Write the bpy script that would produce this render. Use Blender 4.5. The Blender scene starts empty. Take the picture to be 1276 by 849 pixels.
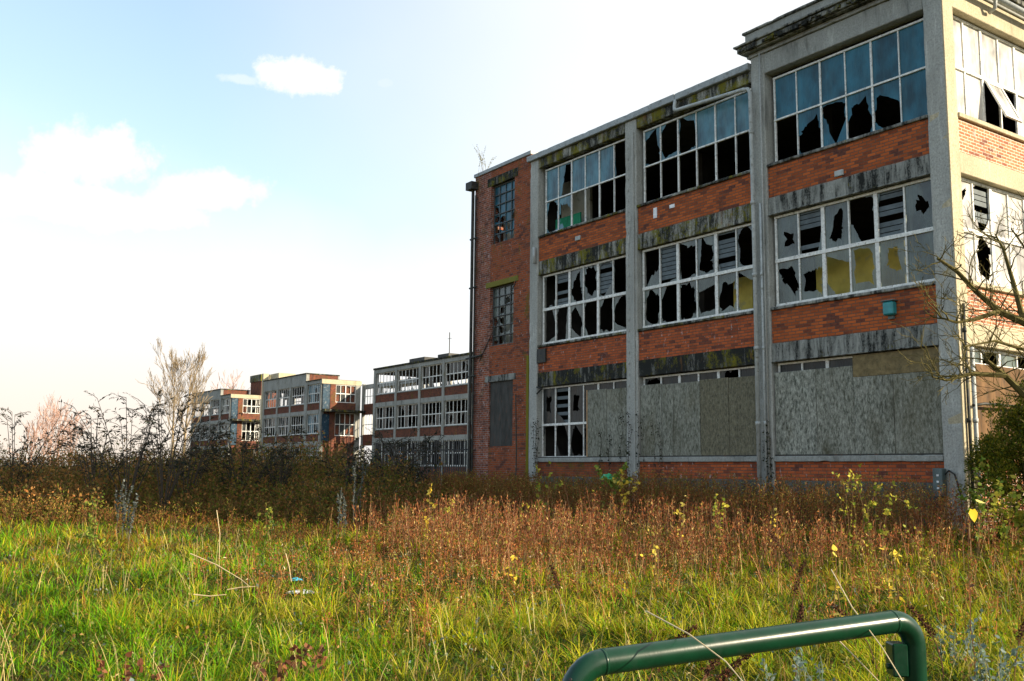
import bpy, math, random
import numpy as np
from mathutils import Vector, Matrix
R = math.radians
PI = math.pi
sc = bpy.context.scene
COL = sc.collection

# ------------------------------------------------------------------ camera
EYE = 1.6
cam_d = bpy.data.cameras.new("camera")
cam_d.sensor_width = 36.0
cam_d.lens = 36.0 * 1226.83 / 1276.0
cam_d.clip_start = 0.05
cam_d.clip_end = 6000
cam = bpy.data.objects.new("camera", cam_d)
COL.objects.link(cam)
cam.location = (0, 0, EYE)
cam.matrix_world = Matrix.Translation((0, 0, EYE)) @ Matrix.Rotation(R(90) + 0.131, 4, 'X') @ Matrix.Rotation(0.0096, 4, 'Z')
sc.camera = cam

# ------------------------------------------------------------------ light
SUN_EL, SUN_AZ = R(22), R(-21)           # direction towards the sun: (cos az, sin az)
SUN = Vector((math.cos(SUN_AZ) * math.cos(SUN_EL), math.sin(SUN_AZ) * math.cos(SUN_EL), math.sin(SUN_EL)))
sd = bpy.data.lights.new("sun", 'SUN')
sd.energy = 4.5
sd.angle = R(0.5)
sd.color = (1.0, 0.84, 0.62)
so = bpy.data.objects.new("sun", sd)
COL.objects.link(so)
so.rotation_euler = SUN.to_track_quat('Z', 'Y').to_euler()

sc.view_settings.view_transform = 'Standard'
sc.view_settings.look = 'None'
sc.view_settings.exposure = 1.15
sc.view_settings.gamma = 1.0
sc.view_settings.use_curve_mapping = False
sc.cycles.max_bounces = 6
sc.cycles.transparent_max_bounces = 12

FPX = 1226.8265; PITCH = 0.131; ROLL = -0.0096
def ray(px, py):
    "direction of a measured picture point, used to place and size what was measured"
    u = (px - 638) / FPX; v = (424.5 - py) / FPX
    c, s = math.cos(-ROLL), math.sin(-ROLL)
    u, v = u * c - v * s, u * s + v * c
    cp, sp = math.cos(PITCH), math.sin(PITCH)
    return Vector((u, cp - v * sp, sp + v * cp))
def at(px, py, D):
    d = ray(px, py) * (D / ray(px, py).y)
    return Vector((d.x, d.y, d.z + EYE))

world = bpy.data.worlds.new("World")
sc.world = world
world.use_nodes = True
wn = world.node_tree; wn.nodes.clear()
W = wn.nodes.new; WL = wn.links.new
out = W('ShaderNodeOutputWorld'); bg = W('ShaderNodeBackground')
bg.inputs['Strength'].default_value = 0.117
sky = W('ShaderNodeTexSky'); sky.sky_type = 'NISHITA'; sky.sun_disc = False
sky.sun_elevation = SUN_EL
sky.sun_rotation = R(90) - SUN_AZ
sky.air_density = 1.0; sky.dust_density = 1.2; sky.ozone_density = 1.5
tc = W('ShaderNodeTexCoord')
def wmath(op, a, b=None, c=None, clamp=False):
    n = W('ShaderNodeMath'); n.operation = op; n.use_clamp = clamp
    for i, v in enumerate((a, b, c)):
        if v is None: continue
        if isinstance(v, (int, float)): n.inputs[i].default_value = v
        else: WL(v, n.inputs[i])
    return n.outputs[0]
def wnoise(scale, detail, rough=0.55, vec=None):
    n = W('ShaderNodeTexNoise'); n.inputs['Scale'].default_value = scale
    n.inputs['Detail'].default_value = detail; n.inputs['Roughness'].default_value = rough
    WL(vec if vec is not None else tc.outputs['Generated'], n.inputs['Vector']); return n.outputs['Fac']
def wramp(v, a, b):
    n = W('ShaderNodeMapRange'); n.interpolation_type = 'SMOOTHSTEP'
    n.inputs['From Min'].default_value = a; n.inputs['From Max'].default_value = b
    WL(v, n.inputs['Value']); return n.outputs['Result']
sx = W('ShaderNodeSeparateXYZ'); WL(tc.outputs['Generated'], sx.inputs[0])
nz1 = wnoise(11, 8, .65); nz2 = wnoise(38, 6, .65)
pert = wmath('ADD', wmath('MULTIPLY', wmath('SUBTRACT', nz1, 0.5), 2.3), wmath('MULTIPLY', wmath('SUBTRACT', nz2, 0.5), 1.2))
mask = None
for (px, py, wd, ht, st) in ((368, 96, .044, .022, 1.), (112, 196, .052, .034, 1.), (60, 248, .10, .026, .95), (268, 238, .055, .022, .9),
                             (480, 104, .012, .006, .5), (150, 262, .09, .018, .8), (300, 99, .022, .006, .5)):
    c = ray(px, py).normalized()
    right = Vector((c.y, -c.x, 0)).normalized(); up = right.cross(c)
    def dotn(v):
        n = W('ShaderNodeVectorMath'); n.operation = 'DOT_PRODUCT'
        WL(tc.outputs['Generated'], n.inputs[0]); n.inputs[1].default_value = v; return n.outputs['Value']
    a = wmath('DIVIDE', wmath('SUBTRACT', dotn(right), right.dot(c)), wd)
    b = wmath('DIVIDE', wmath('SUBTRACT', dotn(up), up.dot(c)), ht)
    r = wmath('SQRT', wmath('ADD', wmath('MULTIPLY', a, a), wmath('MULTIPLY', b, b)))
    front = wmath('GREATER_THAN', dotn(c), 0)
    m = wmath('MULTIPLY', wmath('MULTIPLY', wramp(wmath('ADD', r, pert), 1.15, 0.62), front), st)
    mask = m if mask is None else wmath('MAXIMUM', mask, m)
# thin bright cloud thickening towards the horizon and towards the bright middle of the sky
elev = sx.outputs['Z']
warp = wmath('ADD', elev, wmath('MULTIPLY', wmath('SUBTRACT', wnoise(2.2, 5), 0.5), 0.30))
veil = wramp(warp, 0.34, 0.11)
side = wramp(wmath('ADD', sx.outputs['X'], wmath('MULTIPLY', wmath('SUBTRACT', wnoise(2.0, 4), 0.5), 0.25)), -0.30, 0.16)
veil2 = wmath('MAXIMUM', veil, wmath('MULTIPLY', side, 0.98))
cl = wmath('MAXIMUM', mask, veil2)
mixv = W('ShaderNodeMix'); mixv.data_type = 'RGBA'
tint = W('ShaderNodeMix'); tint.data_type = 'RGBA'; tint.blend_type = 'MULTIPLY'; tint.inputs['Factor'].default_value = 1
WL(sky.outputs[0], tint.inputs[6]); tint.inputs[7].default_value = (1.15, 1.0, 0.95, 1)
lift = W('ShaderNodeMix'); lift.data_type = 'RGBA'; lift.blend_type = 'ADD'; lift.inputs['Factor'].default_value = 1
WL(tint.outputs[2], lift.inputs[6]); lift.inputs[7].default_value = (.70, 1.0, .95, 1)
# cloud colour: white high up, creamy and faintly pink low on the left
ccol = W('ShaderNodeMix'); ccol.data_type = 'RGBA'
WL(wmath('MULTIPLY', wramp(elev, 0.20, 0.0), wramp(sx.outputs['X'], 0.10, -0.40)), ccol.inputs['Factor'])
ccol.inputs[6].default_value = (4.15, 4.25, 4.3, 1); ccol.inputs[7].default_value = (4.15, 3.6, 3.05, 1)
WL(wmath('MULTIPLY', cl, 0.97), mixv.inputs['Factor'])
WL(lift.outputs[2], mixv.inputs[6]); WL(ccol.outputs[2], mixv.inputs[7])
WL(mixv.outputs[2], bg.inputs['Color']); WL(bg.outputs[0], out.inputs['Surface'])

# ------------------------------------------------------------------ helpers
def tag(o, label=None, cat=None, group=None, kind=None):
    if label: o['label'] = label
    if cat: o['category'] = cat
    if group: o['group'] = group
    if kind: o['kind'] = kind
    return o
def empty(name, loc=(0, 0, 0), rz=0):
    o = bpy.data.objects.new(name, None); COL.objects.link(o)
    o.location = loc; o.rotation_euler = (0, 0, rz); o.empty_display_size = .3
    return o

class MB:
    def __init__(s): s.v = []; s.f = []; s.m = []
    def add(s, vs, fs, m=0):
        b = len(s.v); s.v += [tuple(v) for v in vs]
        s.f += [tuple(b + i for i in f) for f in fs]; s.m += [m] * len(fs)
    def box(s, x0, x1, y0, y1, z0, z1, m=0):
        if x0 > x1: x0, x1 = x1, x0
        if y0 > y1: y0, y1 = y1, y0
        s.add([(x, y, z) for z in (z0, z1) for y in (y0, y1) for x in (x0, x1)],
              [(0, 2, 3, 1), (4, 5, 7, 6), (0, 1, 5, 4), (2, 6, 7, 3), (0, 4, 6, 2), (1, 3, 7, 5)], m)
    def rbox(s, x0, x1, y0, y1, z0, z1, seed=0, j=.008, step=.16):
        "box with slightly worn, uneven long edges"
        r = random.Random(seed + int(abs(x0 * 91 + z0 * 37 + y0 * 13))); D = (x1 - x0, y1 - y0, z1 - z0); ax = D.index(max(D)); n = max(2, int(D[ax] / step))
        lo, hi = (x0, y0, z0), (x1, y1, z1); o = [i for i in range(3) if i != ax]; b = len(s.v)
        for k in range(n + 1):
            t = lo[ax] + D[ax] * k / n
            for (p, q) in ((0, 0), (1, 0), (1, 1), (0, 1)):
                v = [0, 0, 0]; v[ax] = t; big = 3.2 if r.random() < .06 and 0 < k < n else 1
                v[o[0]] = (hi if p else lo)[o[0]] + (-1 if p else 1) * r.uniform(0, j) * big; v[o[1]] = (hi if q else lo)[o[1]] + (-1 if q else 1) * r.uniform(0, j) * big
                s.v.append(tuple(v))
        for k in range(n):
            for c in range(4):
                c2 = (c + 1) % 4; s.f.append((b + k * 4 + c, b + k * 4 + c2, b + k * 4 + 4 + c2, b + k * 4 + 4 + c)); s.m.append(0)
        s.f.append((b, b + 3, b + 2, b + 1)); e = b + n * 4; s.f.append((e, e + 1, e + 2, e + 3)); s.m += [0, 0]
        if ax == 1:
            nf = n * 4 + 2; s.f[-nf:] = [f[::-1] for f in s.f[-nf:]]
    def tube(s, pts, r, n=8, m=0, caps=True):
        pts = [Vector(p) for p in pts]; rs = r if isinstance(r, (list, tuple)) else [r] * len(pts)
        b = len(s.v); prev = None
        for i, p in enumerate(pts):
            t = (pts[min(i + 1, len(pts) - 1)] - pts[max(i - 1, 0)]).normalized()
            if prev is None:
                a = Vector((0, 0, 1)) if abs(t.z) < .9 else Vector((1, 0, 0)); u = t.cross(a).normalized()
            else:
                u = (prev - t * prev.dot(t)); u = u.normalized() if u.length > 1e-6 else t.orthogonal().normalized()
            prev = u; w = t.cross(u)
            for k in range(n):
                a = 2 * PI * k / n; s.v.append(tuple(p + (u * math.cos(a) + w * math.sin(a)) * rs[i]))
        for i in range(len(pts) - 1):
            for k in range(n):
                k2 = (k + 1) % n
                s.f.append((b + i * n + k, b + i * n + k2, b + (i + 1) * n + k2, b + (i + 1) * n + k)); s.m.append(m)
        if caps:
            s.f.append(tuple(b + k for k in range(n))[::-1]); s.m.append(m)
            e = b + (len(pts) - 1) * n; s.f.append(tuple(e + k for k in range(n))); s.m.append(m)
    def build(s, name, mats, parent=None, bevel=0, smooth=False):
        if not s.f: return None
        me = bpy.data.meshes.new(name); me.from_pydata(s.v, [], s.f)
        if not isinstance(mats, (list, tuple)): mats = [mats]
        for m in mats: me.materials.append(m)
        if len(mats) > 1: me.polygons.foreach_set('material_index', s.m)
        uv = me.uv_layers.new(name='UVMap'); V = s.v; d = np.zeros(len(me.loops) * 2); k = 0
        for p in me.polygons:
            n = p.normal; a = max(range(3), key=lambda i: abs(n[i]))
            for vi in p.vertices:
                x, y, z = V[vi]
                q = (y, z) if a == 0 else ((x, z) if a == 1 else (x, y))
                d[k] = q[0]; d[k + 1] = q[1]; k += 2
        uv.data.foreach_set('uv', d)
        if smooth: me.polygons.foreach_set('use_smooth', [True] * len(me.polygons))
        me.update()
        o = bpy.data.objects.new(name, me); COL.objects.link(o)
        if parent: o.parent = parent
        if bevel:
            b = o.modifiers.new('bevel', 'BEVEL'); b.width = bevel; b.segments = 1; b.limit_method = 'ANGLE'
        return o

def np_mesh(name, V, Q, mats, colors=None, parent=None, midx=None, smooth=False):
    "V (n,3); Q (m,4) quads"
    me = bpy.data.meshes.new(name)
    V = np.asarray(V, np.float32); Q = np.asarray(Q, np.int32); m = len(Q)
    me.vertices.add(len(V)); me.vertices.foreach_set('co', V.ravel())
    me.loops.add(m * 4); me.loops.foreach_set('vertex_index', Q.ravel())
    me.polygons.add(m); me.polygons.foreach_set('loop_start', np.arange(m, dtype=np.int32) * 4)
    me.polygons.foreach_set('loop_total', np.full(m, 4, np.int32))
    if not isinstance(mats, (list, tuple)): mats = [mats]
    for a in mats: me.materials.append(a)
    if midx is not None: me.polygons.foreach_set('material_index', np.asarray(midx, np.int32))
    if smooth: me.polygons.foreach_set('use_smooth', np.ones(m, bool))
    me.update(calc_edges=True)
    if colors is not None:
        at_ = me.color_attributes.new('Col', 'FLOAT_COLOR', 'POINT')
        c = np.ones((len(V), 4), np.float32); c[:, :3] = colors; at_.data.foreach_set('color', c.ravel())
    o = bpy.data.objects.new(name, me); COL.objects.link(o)
    if parent: o.parent = parent
    return o

# ------------------------------------------------------------------ materials
class NT:
    def __init__(s, name):
        s.mat = bpy.data.materials.new(name); s.mat.use_nodes = True
        s.t = s.mat.node_tree; s.t.nodes.clear()
        s.out = s.n('ShaderNodeOutputMaterial'); s.p = s.n('ShaderNodeBsdfPrincipled'); s.l(s.p.outputs[0], s.out.inputs[0])
        s.tc = s.n('ShaderNodeTexCoord')
    def n(s, t, **k):
        n = s.t.nodes.new(t)
        for a, b in k.items(): setattr(n, a, b)
        return n
    def l(s, a, b): s.t.links.new(a, b)
    def map(s, scale, src='Object', loc=(0, 0, 0)):
        m = s.n('ShaderNodeMapping'); m.inputs['Scale'].default_value = scale; m.inputs['Location'].default_value = loc
        s.l(s.tc.outputs[src], m.inputs[0]); return m.outputs[0]
    def noise(s, vec, scale=1, detail=4, rough=.6, dist=0):
        n = s.n('ShaderNodeTexNoise'); s.l(vec, n.inputs['Vector'])
        n.inputs['Scale'].default_value = scale; n.inputs['Detail'].default_value = detail
        n.inputs['Roughness'].default_value = rough; n.inputs['Distortion'].default_value = dist
        return n.outputs['Fac']
    def ramp(s, f, a, b, lo=0, hi=1):
        n = s.n('ShaderNodeMapRange'); s.l(f, n.inputs[0])
        for i, v in enumerate((a, b, lo, hi)): n.inputs[i + 1].default_value = v
        return n.outputs[0]
    def mul(s, a, b):
        n = s.n('ShaderNodeMath', operation='MULTIPLY')
        for i, v in enumerate((a, b)):
            if isinstance(v, (int, float)): n.inputs[i].default_value = v
            else: s.l(v, n.inputs[i])
        return n.outputs[0]
    def mix(s, f, a, b, blend='MIX'):
        n = s.n('ShaderNodeMix', data_type='RGBA', blend_type=blend)
        if isinstance(f, (int, float)): n.inputs[0].default_value = f
        else: s.l(f, n.inputs[0])
        for i, v in ((6, a), (7, b)):
            if isinstance(v, tuple): n.inputs[i].default_value = (*v[:3], 1)
            else: s.l(v, n.inputs[i])
        return n.outputs[2]
    def bump(s, h, strength=.3, dist=.01):
        n = s.n('ShaderNodeBump'); n.inputs['Strength'].default_value = strength; n.inputs['Distance'].default_value = dist
        s.l(h, n.inputs['Height']); s.l(n.outputs[0], s.p.inputs['Normal'])
    def done(s, col, rough=.85, spec=.2, metal=0):
        if isinstance(col, tuple): s.p.inputs['Base Color'].default_value = (*col[:3], 1)
        else: s.l(col, s.p.inputs['Base Color'])
        if isinstance(rough, (int, float)): s.p.inputs['Roughness'].default_value = rough
        else: s.l(rough, s.p.inputs['Roughness'])
        s.p.inputs['Specular IOR Level'].default_value = spec; s.p.inputs['Metallic'].default_value = metal
        return s.mat

def mat_concrete(name, base=(.36, .37, .35), dark=.5, moss=.3, rust=0., seed=0.):
    t = NT(name)
    big = t.noise(t.map((.9, .9, .5), loc=(seed, seed, 0)), 1, 5)
    streak = t.noise(t.map((5.5, 5.5, .9), loc=(seed, 3, seed)), 1, 6, .7, .4)
    fine = t.noise(t.map((26, 26, 22)), 1, 5, .7)
    spk = t.noise(t.map((60, 60, 45), loc=(seed, 1, 1)), 1, 3, .6)
    def add(p, q, k):
        n = t.n('ShaderNodeMath', operation='MULTIPLY_ADD'); t.l(q, n.inputs[0]); n.inputs[1].default_value = k; t.l(p, n.inputs[2]); return n.outputs[0]
    c = t.mix(t.ramp(fine, .3, .72), tuple(.6 * v for v in base), tuple(min(1, 1.25 * v) for v in base))
    pale = t.noise(t.map((9, 9, 1.4), loc=(seed, 8, 2)), 1, 5, .7)
    c = t.mix(t.ramp(pale, .56, .68, 0, .45), c, tuple(min(1, 1.7 * v) for v in base))
    c = t.mix(t.ramp(big, .35, .65, 0, .45), c, tuple(.55 * v for v in base))
    sm = add(add(streak, fine, .45), big, .45)
    dk = t.mul(t.ramp(sm, 1.12 - .26 * dark, 1.30 - .24 * dark), min(1, .45 + dark * .6))
    c = t.mix(dk, c, (.022, .024, .022))
    if moss > 0:
        mn = t.noise(t.map((2.0, 2.0, 1.5), loc=(7 + seed, 2, 5)), 1, 5, .65, .4)
        ms = add(add(mn, fine, .5), streak, .3)
        mk = t.mul(t.ramp(ms, 1.06 - .18 * moss, 1.20 - .17 * moss), .85)
        c = t.mix(mk, c, (.18, .165, .014))
    if rust > 0:
        rn = t.noise(t.map((3, 3, .8), loc=(1, 9, seed)), 1, 5, .7)
        c = t.mix(t.ramp(rn, .64 - .1 * rust, .78, 0, .7), c, (.30, .13, .03))
    c = t.mix(t.ramp(spk, .64, .72, 0, .6), c, (.03, .03, .028))
    t.bump(fine, .5, .02)
    return t.done(c, .92, .15)

def mat_brick(name, c1=(.46, .105, .028), c2=(.14, .036, .018), mort=(.13, .085, .06), soot=.35, lime=0., moss=0., seed=0.):
    t = NT(name)
    b = t.n('ShaderNodeTexBrick'); t.l(t.map((1, 1, 1), 'UV', (seed, seed, 0)), b.inputs['Vector'])
    b.inputs['Scale'].default_value = 1; b.inputs['Brick Width'].default_value = .225; b.inputs['Row Height'].default_value = .075
    b.inputs['Mortar Size'].default_value = .011; b.inputs['Mortar Smooth'].default_value = .3; b.inputs['Bias'].default_value = -.05
    b.inputs['Color1'].default_value = (*c1, 1); b.inputs['Color2'].default_value = (*c2, 1); b.inputs['Mortar'].default_value = (*mort, 1)
    # sparse burnt bricks: a second brick lookup of pure value, thresholded
    b2 = t.n('ShaderNodeTexBrick'); t.l(t.map((1, 1, 1), 'UV', (seed, seed, 0)), b2.inputs['Vector'])
    b2.inputs['Scale'].default_value = 1; b2.inputs['Brick Width'].default_value = .225; b2.inputs['Row Height'].default_value = .075
    b2.inputs['Mortar Size'].default_value = 0; b2.inputs['Color1'].default_value = (0, 0, 0, 1); b2.inputs['Color2'].default_value = (1, 1, 1, 1)
    bw = t.n('ShaderNodeRGBToBW'); t.l(b2.outputs['Color'], bw.inputs[0])
    patch = t.noise(t.map((.9, .9, 1.3), loc=(seed, 0, 4)), 1, 4)
    c = t.mix(t.mul(t.ramp(bw.outputs[0], .80, .84), t.ramp(patch, .40, .60, .12, .8)), b.outputs['Color'], (.055, .032, .035))
    fine = t.noise(t.map((18, 18, 18)), 1, 5, .7)
    c = t.mix(t.ramp(fine, .35, .75, 0, .3), c, (.45, .15, .06))
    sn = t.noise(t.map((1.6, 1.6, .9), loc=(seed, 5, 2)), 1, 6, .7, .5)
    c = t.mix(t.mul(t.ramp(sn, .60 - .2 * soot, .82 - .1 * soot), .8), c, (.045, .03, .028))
    if lime > 0:
        ln = t.noise(t.map((9, 9, 5), loc=(2, 2, seed)), 1, 5, .75)
        c = t.mix(t.mul(t.ramp(ln, .62 - .12 * lime, .66), .8), c, (.52, .44, .42))
    if moss > 0:
        mn = t.noise(t.map((1.5, 1.5, .8), loc=(6, seed, 0)), 1, 5, .7, .5)
        c = t.mix(t.mul(t.ramp(mn, .62 - .12 * moss, .76 - .1 * moss), .85), c, (.11, .11, .015))
    inv = t.n('ShaderNodeMath', operation='SUBTRACT'); inv.inputs[0].default_value = 1; t.l(b.outputs['Fac'], inv.inputs[1])
    h = t.n('ShaderNodeMath', operation='ADD'); t.l(inv.outputs[0], h.inputs[0]); t.l(t.mul(fine, .5), h.inputs[1])
    t.bump(h.outputs[0], .7, .012)
    return t.done(c, .9, .15)

def mat_simple(name, col, rough=.6, spec=.3, metal=0, var=.3, scale=6, bump=.15, dirt=None, stretch=(1, 1, 1)):
    t = NT(name); n = t.noise(t.map(stretch), scale, 5, .65)
    c = t.mix(t.ramp(n, .3, .7), tuple(v * (1 - var) for v in col), tuple(min(1, v * (1 + var)) for v in col))
    if dirt:
        d = t.noise(t.map(stretch, loc=(4, 7, 1)), scale * 1.7, 6, .7)
        c = t.mix(t.ramp(d, .55, .66, 0, .8), c, dirt)
    if bump: t.bump(n, bump, .01)
    return t.done(c, rough, spec, metal)

def mat_glass(name, col, rough=.12, spec=.7, streak=(.3, .36, .36), amount=.5, through=.0):
    t = NT(name)
    n = t.noise(t.map((7, 7, .7)), 1, 6, .7, .3); m = t.noise(t.map((1.9, 1.9, 1.1)), 1, 3)
    c = t.mix(t.ramp(m, .35, .65), tuple(v * .55 for v in col), tuple(v * 1.7 for v in col))
    c = t.mix(t.mul(t.ramp(n, .52, .75), amount), c, streak)
    t.l(c, t.p.inputs['Base Color']); t.p.inputs['Specular IOR Level'].default_value = spec
    t.l(t.ramp(n, .3, .8, rough, rough + .3), t.p.inputs['Roughness'])
    t.bump(m, .25, .01)
    if through > 0:
        tr = t.n('ShaderNodeBsdfTransparent'); mx = t.n('ShaderNodeMixShader'); mx.inputs[0].default_value = through
        tr.inputs[0].default_value = (.8, .9, .88, 1)
        t.l(t.p.outputs[0], mx.inputs[1]); t.l(tr.outputs[0], mx.inputs[2]); t.l(mx.outputs[0], t.out.inputs[0])
    return t.mat

def mat_leaf(name, transl=.35, rough=.55, spec=.25):
    t = NT(name)
    a = t.n('ShaderNodeAttribute'); a.attribute_name = 'Col'
    t.l(a.outputs['Color'], t.p.inputs['Base Color']); t.p.inputs['Roughness'].default_value = rough
    t.p.inputs['Specular IOR Level'].default_value = spec
    tr = t.n('ShaderNodeBsdfTranslucent'); t.l(a.outputs['Color'], tr.inputs['Color'])
    mx = t.n('ShaderNodeMixShader'); mx.inputs[0].default_value = transl
    t.l(t.p.outputs[0], mx.inputs[1]); t.l(tr.outputs[0], mx.inputs[2]); t.l(mx.outputs[0], t.out.inputs[0])
    return t.mat

def mat_osb(name):
    t = NT(name)
    m1 = t.n('ShaderNodeMapping'); m1.inputs['Scale'].default_value = (24, 24, 9); m1.inputs['Rotation'].default_value = (0, .5, 0); t.l(t.tc.outputs['Object'], m1.inputs[0])
    m2 = t.n('ShaderNodeMapping'); m2.inputs['Scale'].default_value = (17, 17, 8); m2.inputs['Rotation'].default_value = (0, -.6, 0); t.l(t.tc.outputs['Object'], m2.inputs[0])
    n1 = t.noise(m1.outputs[0], 1, 3, .7); n2 = t.noise(m2.outputs[0], 1, 3, .7)
    mxn = t.n('ShaderNodeMath', operation='MAXIMUM'); t.l(n1, mxn.inputs[0]); t.l(n2, mxn.inputs[1]); bwv = t.ramp(mxn.outputs[0], .42, .70)
    c = t.mix(bwv, (.07, .077, .06), (.46, .47, .40))
    big = t.noise(t.map((.8, .8, .5)), 1, 4, .6, .3)
    c = t.mix(t.ramp(big, .54, .72, 0, .45), c, (.13, .11, .05))
    low = t.noise(t.map((1.3, 1.3, .45), loc=(3, 3, 3)), 1, 5, .7)
    c = t.mix(t.ramp(low, .52, .72, 0, .85), c, (.045, .042, .02))
    oi = t.n('ShaderNodeObjectInfo'); c = t.mix(t.ramp(oi.outputs['Random'], 0, 1, 0, .45), c, (.12, .115, .075)); up = t.noise(t.map((3, 3, .35), loc=(9, 1, 4)), 1, 5, .7); c = t.mix(t.ramp(up, .52, .66, 0, .22), c, (.42, .43, .38))
    t.bump(bwv, .5, .01)
    return t.done(c, .85, .2)

M = {}
M['conc'] = mat_concrete('concrete grey', (.36, .37, .34), .35, 0.0)
M['conc_pillar'] = mat_concrete('concrete pillar', (.44, .45, .415), .28, .0, seed=3)
M['conc_streak'] = mat_concrete('concrete streaked dark', (.33, .34, .31), .95, .08, seed=1)
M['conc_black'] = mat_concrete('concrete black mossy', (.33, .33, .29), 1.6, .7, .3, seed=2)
M['conc_mossy'] = mat_concrete('concrete mossy', (.46, .46, .40), 1.3, 1.05, .6, seed=5)
M['conc_sill'] = mat_concrete('concrete sill', (.34, .35, .31), 1.2, .7, seed=8)
M['conc_sunlit'] = mat_concrete('concrete sunlit cream', (.52, .46, .32), .2, .0, seed=4)  # lit copy of the concrete: warm sunlight put into the base colour
M['conc_far'] = mat_concrete('far concrete', (.36, .365, .335), .45, .2, seed=13)
M['plinth'] = mat_concrete('plinth dark', (.13, .14, .125), .6, .35, seed=11)  # one dark base tone for the whole plinth
M['conc_cornice'] = mat_concrete('cornice crust', (.33, .34, .30), .95, .1, seed=9)
M['brick'] = mat_brick('red brick', (.50, .112, .036), (.29, .064, .026), soot=.4, lime=.1)
M['brick_b'] = mat_brick('red brick burnt', (.52, .12, .03), (.20, .048, .02), soot=.15, seed=2)
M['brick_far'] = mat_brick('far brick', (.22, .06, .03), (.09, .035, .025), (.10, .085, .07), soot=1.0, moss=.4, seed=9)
M['brick_tower'] = mat_brick('tower brick', (.33, .075, .025), (.18, .045, .02), (.17, .12, .09), soot=.32, lime=.2, moss=.25, seed=5)
M['brick_lime'] = mat_brick('limed brick', (.32, .085, .04), (.15, .045, .03), (.30, .27, .24), soot=.75, lime=.55, moss=.25, seed=6)
M['brick_sunlit'] = mat_brick('sunlit brick', (.50, .20, .10), (.34, .11, .06), (.66, .60, .48), soot=.02, lime=.35, seed=7)  # lit copy of the brick: sunlight paled into bricks and mortar
M['brick_moss'] = mat_brick('mossy brick', (.32, .075, .025), (.18, .05, .02), soot=.7, moss=.8, seed=3)
M['metal'] = mat_simple('window metal grey white', (.74, .75, .71), .5, .4, 0, .25, 9, .1, (.24, .22, .18))
M['steel'] = mat_simple('window steel dark', (.07, .075, .075), .6, .3, 0, .4, 9)
M['teal'] = mat_glass('teal painted glass', (.012, .085, .125), .18, .28, (.10, .20, .23), .35)
M['bluegrey'] = mat_glass('blue grey glass', (.045, .13, .165), .18, .35, (.2, .28, .29), .6)
M['greyglass'] = mat_glass('dirty grey glass', (.075, .10, .088), .14, .7, (.24, .27, .24), .7, .2)
M['paleglass'] = mat_glass('pale glass', (.40, .39, .36), .1, .8, (.6, .56, .48), .5)
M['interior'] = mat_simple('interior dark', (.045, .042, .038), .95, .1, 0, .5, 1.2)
M['yellow'] = mat_simple('interior yellow paint', (.42, .33, .07), .8, .2, 0, .25, 2, .1, (.25, .23, .12))
M['green'] = mat_simple('interior green', (.02, .22, .11), .8, .2)
M['cream_in'] = mat_simple('interior cream', (.42, .40, .32), .8, .2, 0, .3, 1.5, .1, (.1, .1, .08))
M['slat'] = mat_simple('slat board', (.10, .125, .135), .6, .3, 0, .3, 5)
M['osb'] = mat_osb('weathered chipboard')
M['osb_stained'] = mat_simple('stained chipboard', (.14, .13, .085), .85, .2, 0, .6, 22, .4, (.28, .28, .24), (1, 1, .45))
M['darkglass'] = mat_glass('dark glass', (.02, .024, .024), .15, .25, (.07, .08, .08), .4)
M['osb_brown'] = mat_simple('brown board', (.19, .145, .07), .85, .2, 0, .35, 9, .3, (.09, .085, .05))
M['board_shaded'] = mat_simple('shaded brown board', (.13, .075, .035), .85, .2, 0, .5, 5, .2, (.05, .04, .03), (1, 1, .25))  # darker copy of the brown board, bush shade put into its colour
M['board_dark'] = mat_simple('dark board', (.055, .055, .05), .8, .2, 0, .4, 6, .2, (.12, .07, .05), (1, 1, .3))
M['pipe'] = mat_simple('pipe grey', (.40, .43, .42), .55, .35, 0, .2, 6, .1, (.14, .14, .10))
M['pipe_dark'] = mat_simple('pipe black', (.03, .032, .03), .6, .3, 0, .4, 6, .1, (.10, .10, .03))
M['coping'] = mat_simple('metal coping', (.30, .33, .33), .5, .4, 0, .2, 5, .1, (.12, .12, .1))
M['roof'] = mat_simple('roof felt', (.09, .09, .085), .9, .1, 0, .3, 3)
M['teal_box'] = mat_simple('teal lamp box', (.02, .24, .26), .4, .5, 0, .25, 8)
M['greypaint'] = mat_simple('grey paint', (.10, .14, .14), .5, .4)
M['rail'] = mat_simple('dark green gloss paint', (.002, .030, .013), .28, .38, 0, .3, 9, .06, (.012, .035, .022))
M['bark'] = mat_simple('bark pale', (.30, .235, .15), .9, .1, 0, .35, 8, .3, None, (1, 1, .3))
M['bark_dark'] = mat_simple('bark mossy', (.10, .085, .03), .9, .1, 0, .4, 9, .3, (.03, .025, .015), (1, 1, .3))
M['bark_hazed'] = mat_simple('bark hazed pink', (.50, .32, .25), .9, .1, 0, .2, 8, 0)  # pale tone puts distance haze and backlight into the bark colour
M['fence'] = mat_simple('fence steel black', (.03, .032, .032), .6, .3)
M['leaf'] = mat_leaf('foliage', .35, .5, .12)
M['leaf_soft'] = mat_leaf('dry foliage', .25, .8, .1)
M['blue_door'] = mat_simple('blue paint', (.01, .04, .07), .6, .3, 0, .4, 2, .1, (.22, .24, .25))
M['plastic_blue'] = mat_simple('blue plastic', (.05, .42, .62), .35, .5)
M['plastic_white'] = mat_simple('white plastic', (.75, .78, .8), .4, .5)
M['plastic_green'] = mat_simple('green plastic', (.01, .33, .14), .4, .5)

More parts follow.
